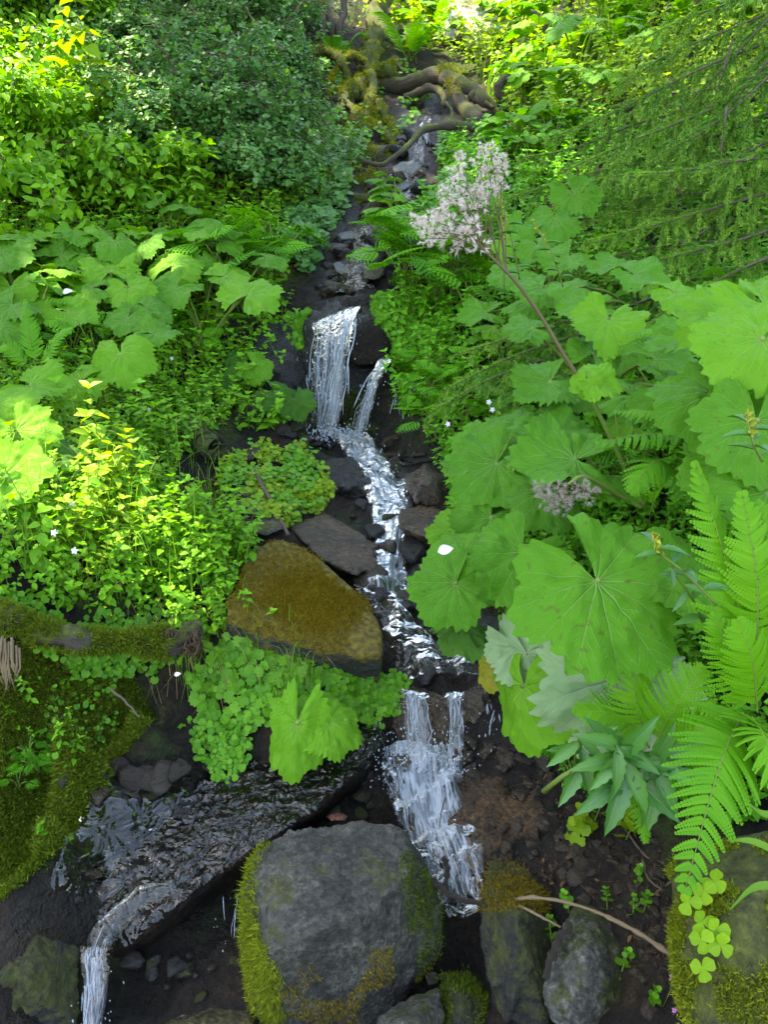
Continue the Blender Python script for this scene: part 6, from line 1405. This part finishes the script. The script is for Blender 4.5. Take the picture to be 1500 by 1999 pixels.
# ------------------------------------------------------------------ spruce on the right
T_nd = (np.array([[-.5, 0, 0], [.5, 0, 0], [0, 1, 0.]]), [np.array([[0, 1, 2]])], np.array([[0, 0, 0], [0, 0, 0], [0, 1, 0.]]))
def spruce_bough(root, org, path, seed, side=.34, nl=.020, step=.056, tip=.0):
    r = np.random.default_rng(seed); Q = spline([at(*p) for p in path], 60); ln = np.linalg.norm(np.diff(Q, axis=0), axis=1); L_ = ln.sum(); cum = np.concatenate([[0], np.cumsum(ln)])
    wd = MB(); nd = MB(); wd.tube(Q, np.linspace(.009, .0022, 60), 5, 0, rnd=r.random())
    twigs = [(Q, .4)]
    m = int(L_ / step)
    T_ = unit(np.gradient(Q, axis=0))
    for k in range(m):
        f = (k + r.random()) / m; i = min(int(np.searchsorted(cum, f * L_)), 59); t = T_[i]
        b = unit(np.cross(t, [0, 0, 1])) * (1 if k % 2 else -1)
        l = side * (1 - f * .75) * r.uniform(.45, 1.1) * min(1, .35 + f * 2.5)
        d = unit(b * .8 + t * .75 + np.array([0, 0, -.1 + r.normal() * .18]))
        tw = spline([Q[i], Q[i] + d * l * .55, Q[i] + d * l + np.array([0, 0, -.42 * l])], 14)
        wd.tube(tw, np.linspace(.0026, .0012, 14), 3, 0, rnd=r.random(), cap=False); twigs.append((tw, r.random()))
        for q in range(int(l / .045)):
            j = int(r.uniform(2, 12)); d2 = unit(d + r.normal(size=3) * .5 + np.array([0, 0, -.45])); l2 = l * r.uniform(.2, .42)
            t2 = spline([tw[j], tw[j] + d2 * l2 * .5, tw[j] + d2 * l2 + [0, 0, -.25 * l2]], 8); wd.tube(t2, [.0011] * 8, 3, 0, cap=False); twigs.append((t2, r.random()))
    Rm, P, rd = [], [], []
    for tw, q in twigs:
        l = np.linalg.norm(np.diff(tw, axis=0), axis=1).sum(); n = max(8, int(l / .0013)); f = r.uniform(.0, 1, n) * (len(tw) - 1.001); i = f.astype(int)
        if tw is Q: 
            f = r.uniform(.35, 1, n) * (len(tw) - 1.001); i = f.astype(int)
        p = tw[i] + (tw[i + 1] - tw[i]) * (f - i)[:, None]; t = unit(tw[i + 1] - tw[i])
        o = r.normal(size=(n, 3)); o = unit(o - t * (o * t).sum(1, keepdims=True))
        d = unit(o * .75 + t * .8 + np.array([0, 0, .15])); P.append(p); Rm.append(frames(d, r.normal(size=(n, 3)))); rd.append(np.clip(q * .55 + (f / len(tw)) ** 2 * .65 - .05, 0, 1))
    n = sum(map(len, P))
    rd = [np.clip(q_ * 1.25 - .12, 0, 1) for q_ in rd]
    nd.scatter(T_nd, np.concatenate(Rm), np.concatenate(P), np.stack([np.full(n, .0042), nl * r.uniform(.7, 1.2, n), np.ones(n)], -1), np.concatenate(rd))
    br = link('branch', wd.mesh('branch', M_twig, origin=org), root)
    link('needles', nd.mesh('needles', L_needle, smooth=False, origin=org), br)
torg = np.array([3.0, 5.2, height(3.0, 5.2) - .1])
spruce = thing('spruce_tree', 'spruce with drooping needle boughs reaching in from the right edge', 'tree', torg)
link('trunk', limb(MB(), [torg, torg + [.05, .1, 2.5], torg + [.1, .1, 6.0]], .13, .07, 14, 30, .08, 3).mesh('trunk', M_bark, origin=torg), spruce)
BOUGHS = [  # photo pixel, distance: from the butt at the right to the tip
 [(1560,60,4.6),(1380,130,4.5),(1220,210,4.4),(1090,265,4.3)], [(1560,140,4.4),(1400,210,4.3),(1250,270,4.2),(1110,330,4.1)], [(1560,240,4.2),(1430,310,4.1),(1300,330,4.0),(1170,350,3.9)],
 [(1560,300,3.9),(1440,315,3.8),(1330,335,3.7),(1240,340,3.7)], [(1560,360,4.0),(1420,400,3.9),(1280,440,3.8),(1150,470,3.8)], [(1560,430,3.8),(1440,470,3.7),(1320,500,3.6),(1210,530,3.5)],
 [(1560,480,3.6),(1460,520,3.5),(1380,560,3.4),(1290,600,3.3)], [(1560,0,4.8),(1420,60,4.8),(1300,110,4.8),(1200,180,4.8)], [(1560,-60,5.0),(1440,0,5.0),(1330,40,5.0),(1230,90,5.0)],
 [(1560,90,4.2),(1460,190,4.1),(1370,260,4.0),(1290,300,3.9)], [(1560,190,4.5),(1440,250,4.5),(1310,300,4.4),(1180,390,4.3)], [(1560,400,4.4),(1430,430,4.4),(1300,410,4.3),(1180,420,4.2)],
 [(1330,560,3.7),(1220,600,3.6),(1060,640,3.5),(900,690,3.4)], [(1300,600,3.6),(1180,640,3.5),(1020,690,3.4),(870,760,3.35)], [(1250,640,3.5),(1100,690,3.4),(960,740,3.3),(850,800,3.3)],
 [(1400,200,4.7),(1250,240,4.7),(1120,290,4.6),(1010,310,4.5)], [(1400,280,4.6),(1260,310,4.6),(1120,350,4.5),(1000,385,4.4)], [(1420,470,4.2),(1300,480,4.2),(1200,500,4.1),(1090,540,4.0)],
 [(1560,540,3.3),(1480,560,3.2),(1400,580,3.1),(1320,600,3.1)], [(1560,20,4.4),(1500,120,4.3),(1430,200,4.2),(1390,250,4.1)],[(1560,-20,4.6),(1480,60,4.5),(1380,170,4.4),(1330,230,4.4)],
 [(1560,120,5.2),(1440,160,5.2),(1320,190,5.1),(1180,240,5.1)],[(1560,330,4.6),(1440,370,4.6),(1330,380,4.5),(1220,390,4.5)],[(1560,270,4.9),(1400,330,4.9),(1260,390,4.8),(1130,440,4.8)]]
for k, b in enumerate(BOUGHS): spruce_bough(spruce, torg, b, 800 + k, side=.50 if k < 12 else .40)
for k, (a, lb) in enumerate([([(1430,80,4.4),(1410,150,4.4),(1395,200,4.3)],'bare upright brown twig before the spruce'),([(1420,210,4.1),(1415,250,4.0),(1408,300,4.0)],'dead hanging twig with grey lichen by the spruce'),([(1330,475,3.8),(1360,460,3.8),(1385,445,3.8)],'brown stick caught in the lower spruce boughs'),([(1310,350,3.9),(1320,365,3.9),(1335,380,3.9)],'short dark twig among the spruce needles')]):
    branch_thing('twig', lb, 'twig', [(a, .008, .005)], M_twig, sides=6)

# ------------------------------------------------------------------ the tall flower leaning over the stream
fb = at(1255, 988, 2.25)
fl = thing('flowering_herb', 'tall plant with a pale pink fluffy flower head on a long bent stem', 'flower', fb)
stem = spline([fb, at(1215,900,2.12), at(1180,828,2.05), at(1148,765,2.0), at(1100,690,1.96), at(1055,615,1.93), at(1003,545,1.9), at(948,490,1.88), at(920,455,1.87)], 60)
link('stem', MB().tube(stem[:26], np.linspace(.0072, .0060, 26), 8).mesh('stem', L_stalk, origin=fb), fl)
link('stem', MB().tube(stem[25:], np.linspace(.0060, .003, 35), 8, rnd=.2).mesh('stem', L_redstalk, origin=fb), fl)['label'] = 'purplish upper stem'
def floret_head(mb_, c, rad, n, seed, mat=0):
    r = np.random.default_rng(seed)
    o = unit(r.normal(size=(n, 3)) + np.array([0, -.4, .25])); base = c + o * rad * r.uniform(.2, .85, n)[:, None]
    for k in range(n):
        m = 14; d = unit(o[k] + r.normal(size=(m, 3)) * .42)
        L_ = rad * .55
        mb_.scatter(T_nd, frames(d, r.normal(size=(m, 3))), np.repeat(base[k][None], m, 0), np.stack([np.full(m, .0017), L_ * r.uniform(.6, 1.2, m), np.ones(m)], -1), np.clip(r.normal(.55, .3, m), 0, 1), mat)
heads = [(960,302,22),(935,318,20),(980,330,20),(955,345,24),(925,360,24),(975,365,20),(895,330,20),(890,355,20),(905,385,26),(880,395,26),(940,390,22),(915,415,26),(860,415,24),(885,435,26),(840,430,22),(820,445,20),(850,455,24),(880,465,26),(910,460,26),(935,480,22),(812,430,16),(925,440,24),(865,375,18),(955,375,20),(900,480,22),(835,465,18),(898,305,12),(945,290,14),(982,310,14)]
for k, (px, py, rp) in enumerate(heads):
    c = at(px, py, 1.86 + rng.uniform(-.04, .04)); hb = MB()
    j = 59 - int(min(20, np.hypot(px - 920, py - 455) / 12))
    hb.tube(spline([stem[j], (stem[j] + c) / 2 + [0, 0, .01], c], 7), np.linspace(.0018, .0008, 7), 4, 1, rnd=.3, cap=False)
    floret_head(hb, c, rp / FPX * 1.87, 20, 900 + k)
    link('flower_head', hb.mesh('flower_head', [L_petal, L_redstalk], smooth=False, origin=fb), fl)
# leaves on the stem
put_leaf(fl, PALM[4]['y'], at(1160, 745, 1.97), .085, -10, (.1, .6, .75), fb)
put_leaf(fl, PALM[2]['y'], at(1145, 742, 1.96), .05, -100, (-.2, .3, .9), fb)
# second, withered head and thin stems
fb2 = at(1250, 990, 2.24)
f2 = thing('flowering_herb', 'short side stem with a withered greyish flower head under the big leaves', 'flower', fb2)
s2 = spline([fb2, at(1190,955,2.1), at(1140,930,2.02), at(1110,945,2.0)], 20)
link('stem', MB().tube(s2, np.linspace(.008, .004, 20), 7).mesh('stem', L_stalk, origin=fb2), f2)
for k, (px, py) in enumerate([(1085,960),(1110,965),(1070,975),(1135,955),(1100,985),(1060,950),(1150,962),(1080,990)]):
    hb = MB(); c = at(px, py, 2.0); hb.tube([s2[-1], c], [.0015, .001], 3, 1, cap=False); floret_head(hb, c, .030, 22, 950 + k)
    link('flower_head', hb.mesh('flower_head', [L_petalbr, L_redstalk], smooth=False, origin=fb2), f2)
for k, (path, lb) in enumerate([([(1015,545,2.6),(1000,470,2.5),(975,385,2.45)],'thin green bud stem right of the pink flower head'),([(985,560,2.6),(982,480,2.5),(980,420,2.48)],'second thin bud stem close beside the first'),([(1100,560,2.9),(1080,500,2.8),(1040,430,2.75)],'slender leaning stem among the butterburs right of the flower'),
        ([(1400,1180,1.5),(1340,1120,1.46),(1285,1075,1.44),(1278,1040,1.44)],'arching stem with yellow buds across the huge leaf'),([(1490,900,1.45),(1470,860,1.42),(1458,800,1.42)],'stem with greenish flower buds at the right edge')]):
    P = [at(*p) for p in path]; o = thing('budding_stem', lb, 'flower', P[0]); Q = spline(P, 20)
    link('stem', MB().tube(Q, np.linspace(.0032, .0015, 20), 5).mesh('stem', L_stalk, origin=P[0]), o)
    bm_ = MB(); r = np.random.default_rng(970 + k); n = 26; i = r.integers(11, 20, n); dd = unit(r.normal(size=(n, 3)) + [0, 0, .6])
    bm_.scatter(T_oval, frames(dd, r.normal(size=(n, 3))), Q[i], r.uniform(.008, .017, n), r.random(n)); link('buds', bm_.mesh('buds', L_bud, origin=P[0]), o)
    lm = MB(); n = 7; i = np.linspace(3, 15, n).astype(int); a = np.arange(n) * 2.4; dd = unit(np.stack([np.cos(a), np.sin(a), .2 + 0 * a], -1))
    lm.scatter(T_lance, frames(dd, np.array([0, -.3, 1.]) + 0 * dd), Q[i], np.full(n, .06), r.random(n)); link('leaves', lm.mesh('leaves', L_lance, origin=P[0]), o)
# lance leaved plants at lower right
def lance_plant(label, base, top, n, size, seed):
    P0, P1 = at(*base), at(*top); root = thing('lance_leaved_herb', label, 'plant', P0, 'lance leaved herbs at lower right'); r = np.random.default_rng(seed)
    Q = spline([P0, (P0 + P1) / 2 + [0, 0, .02], P1], 16); link('stem', MB().tube(Q, np.linspace(.004, .0025, 16), 6).mesh('stem', L_stalk, origin=P0), root)
    for k in range(n):
        f = .35 + .65 * k / (n - 1); a = k * 2.4 + seed; p = Q[int(f * 15)]
        d = unit(camvec(math.cos(a), math.sin(a) * .9 - .35, .25 + .2 * r.random())); s = size * (1.1 - .55 * f) * r.uniform(.8, 1.15)
        link('leaf', MB().scatter(T_lance, frames(d, camvec(-.2 * math.cos(a), .5, .85))[None], p[None], np.array([s]), np.array([r.random()])).mesh('leaf', L_lance, origin=P0), root)
lance_plant('dark green plant with toothed lance leaves drooping above the bare earth', (1235,1560,1.72), (1205,1455,1.58), 13, .19, 1)
lance_plant('lance leaved stem close against the spreading fern', (1290,1560,1.74), (1262,1480,1.60), 9, .16, 2)
lance_plant('small lance leaved stem between the bright ferns', (1390,1260,1.7), (1310,1110,1.46), 7, .08, 3)
lance_plant('pale stemmed herb with narrow leaves under the huge leaf', (1140,1520,1.85), (1130,1440,1.72), 7, .14, 4)
link_ = MB().tube([at(1062,1545,1.86), at(1100,1515,1.8), at(1145,1490,1.76)], [.007, .0065, .006], 8)
tag(link('cut_stalk', link_.mesh('cut_stalk', L_stalk)), 'thick broken green stalk poking out over the bare earth', 'stalk')
# strap leaves by the corner boulder
for k, (path, lb) in enumerate([([(1560,1690,1.3),(1480,1645,1.32),(1420,1640,1.34)],'broad dark grass blade above the mossy corner boulder'),([(1560,1740,1.25),(1480,1730,1.28),(1425,1775,1.3)],'broad grass blade arching over the corner boulder'),([(1560,1560,1.3),(1500,1590,1.32),(1450,1560,1.34)],'broad grass blade beneath the drooping frond')]):
    Q = spline([at(*p) for p in path], 14); wv = np.sin(np.linspace(.9, 3.1, 14))[:, None] * .009; sdv = np.array([0, .5, .6]); 
    V = np.stack([Q - sdv * wv, Q + [0, -.003, 0], Q + sdv * wv], 1).reshape(-1, 3); i = np.arange(13)[:, None] * 3 + np.arange(2)[None]
    tag(link('grass_blade', MB().add(V, [np.stack([i, i + 1, i + 4, i + 3], -1).reshape(-1, 4)], np.full((len(V), 3), .4)).mesh('grass_blade', L_grass)), lb, 'grass blade')
# wood sorrel on the corner boulder
T_heart = outline_leaf(5, .5, .68, .3, .05)
def clover(px, py, d, s, lb, seed):
    c = at(px, py, d); root = thing('wood_sorrel', lb, 'plant', c + [0, .02, -.03], 'wood sorrel on the corner boulder'); org = np.array(root.location)
    link('stem', MB().tube([org, (org + c) / 2 + [.004, 0, 0], c], [.001] * 3, 4).mesh('stem', L_stalk, origin=org), root)
    for k in range(3):
        a = seed + k * 2.094; d_ = camvec(math.cos(a), math.sin(a), .15)
        link('leaf', MB().scatter(T_heart, frames(d_, camvec(0, .4, .9))[None], c[None], np.array([s]), np.array([.3 + .2 * k])).mesh('leaf', L_clover, origin=org), root)
for k, (px, py, lb) in enumerate([(1345,1760,'wood sorrel leftmost on the corner boulder'),(1375,1740,'wood sorrel under the tip of the drooping frond'),(1395,1720,'topmost wood sorrel on the corner boulder'),(1372,1800,'wood sorrel in the middle of the mossy boulder'),(1370,1835,'wood sorrel below the middle one on the boulder'),(1408,1845,'broad wood sorrel right of the middle of the boulder'),(1400,1815,'wood sorrel beside the pale lichen streak'),(1372,1890,'lowest wood sorrel near the pink flower')]):
    clover(px, py, 1.40 - .0003 * (py - 1700) , .026, lb, k * .7)
# pink flowers
def small_flower(px, py, d, s, mat, lb, group=None, seed=0):
    c = at(px, py, d); root = thing('small_flower', lb, 'flower', c, group)
    f = MB(); a = seed + np.arange(5) * 1.2566; dd = np.array([camvec(math.cos(q), math.sin(q), .12) for q in a])
    link('petals', f.scatter(T_ovalw, frames(dd, camvec(0, .3, .95) + 0 * dd), np.repeat(c[None], 5, 0), np.full(5, s), np.full(5, .6)).mesh('petals', mat, origin=c), root)
    link('stem', MB().tube([c, c + [.005, .01, -.05], c + [0, .02, -.12]], [.0008] * 3, 4).mesh('stem', L_stalk, origin=c), root)
small_flower(1315,1908,1.52,.010,L_pink,'bright pink five petalled flower at the foot of the corner boulder')
small_flower(1318,1972,1.5,.007,L_pink,'small pink bud flower at the bottom edge under the bright one')
for k, (px, py) in enumerate([(180,615),(232,742),(335,700),(290,800),(70,830),(270,650),(205,700),(110,590),(315,640),(145,1075),(105,1040),(140,985)]):
    P, d = ray_ground([px], [py + 12]); small_flower(px, py, d[0] - .22, .013, L_white, 'tiny pale pink flower dotted among the herbs of the left bank', 'tiny pale flowers of the left bank', k)
for k, (px, py, lb) in enumerate([(955,785,'tiny white flower right of the middle cascade'),(962,800,'tiny white flower below another right of the cascade'),(875,828,'tiny white flower overhanging the cascade')]):
    small_flower(px, py, 2.9, .012, L_white, lb, None, k)
# white scraps: torn pale leaf undersides
for k, (px, py, d, s, lb) in enumerate([(855,1078,2.05,.045,'white turned up leaf tip at the edge of the leaf by the cascade'),(122,572,3.6,.05,'pale white petal among the broad leaves on the left'),(578,1190,2.62,.018,'small white petal scrap lying on the mossy slab'),(340,1318,2.15,.02,'small pale scrap on the moss of the rotten log')]):
    P = at(px, py, d); tag(link('pale_scrap', MB().scatter(T_ovalw, frames(camvec(.9, .3, .1), camvec(0, .4, .9))[None], P[None], np.array([s]), np.array([.5])).mesh('pale_scrap', L_white)), lb, 'petal')

# ------------------------------------------------------------------ an unseen tree added overhead, its crown shaped to shade the gully
def canopy():
    r = np.random.default_rng(77)
    n = 44000
    x = r.uniform(-6, 6, n); y = r.uniform(.2, 15, n)
    x[26000:] = r.uniform(-2.8, 3.2, 18000); y[26000:] = r.uniform(.2, 5.5, 18000); z = height(x, y); g = np.stack([x, y, z], -1)
    gap = np.zeros(n, bool)  # crown leaves left out along the sun so its patches land as aimed
    for tx, ty, td, tr in [(195,1020,2.7,.44),(890,30,11.0,1.8),(60,120,5.5,.9),(60,330,5.0,.55),(1000,150,8.5,.8),(1400,1600,1.36,.11),(110,890,2.9,.20),(330,900,3.4,.16),(250,1130,2.5,.15),(330,520,4.3,.26),(150,590,4.0,.22),(1190,640,2.6,.11),(560,620,4.5,.12)]:
        q = g - at(tx, ty, td); q = q - (q @ SUN_TO)[:, None] * SUN_TO
        gap |= np.linalg.norm(q, axis=1) < tr
    hgt = r.uniform(6.5, 9.5, n) + np.clip(y - 1.5, 0, 20) * 1.1
    # small chinks everywhere for dappled light
    chink = fbm(np.stack([x * 2.0, y * 2.0, 0 * x], -1), 91, 2) > np.where(y > 5.5, .72, 9)
    keep = ~gap & ~chink
    P = g + SUN_TO * hgt[:, None]
    P = P[keep]; n = len(P)
    t = r.normal(size=(n, 3)); nn = unit(np.array([0, 0, 1.]) + r.normal(size=(n, 3)) * .35); t = unit(t - nn * (t * nn).sum(1, keepdims=True))
    base = np.array([-4.2, 7.5, height(-4.2, 7.5)])
    root = thing('added_shade_tree', 'unseen broadleaf tree added high over the gully, its crown shaped to shade it', 'tree', base)
    tp = spline([base - [0, 0, .2], base + [-.2, 0, 4], base + [.6, -.3, 8.5]], 30)
    link('trunk', MB().tube(tp, np.linspace(.28, .16, 30), 14).mesh('trunk', M_bark, origin=base), root)
    lm = MB()
    for k in range(14):
        q = P[r.integers(n)]; lm.tube(spline([tp[-1 - r.integers(8)], (tp[-1] + q) / 2 + [0, 0, .6], q], 14), np.linspace(.09, .02, 14), 6, 0)
    link('limb', lm.mesh('limb', M_bark, origin=base), root)
    link('crown', MB().scatter(T_ovalw, frames(t, nn), P, r.uniform(.16, .26, n), r.random(n)).mesh('crown', L_shrubyl, origin=base), root)
canopy()
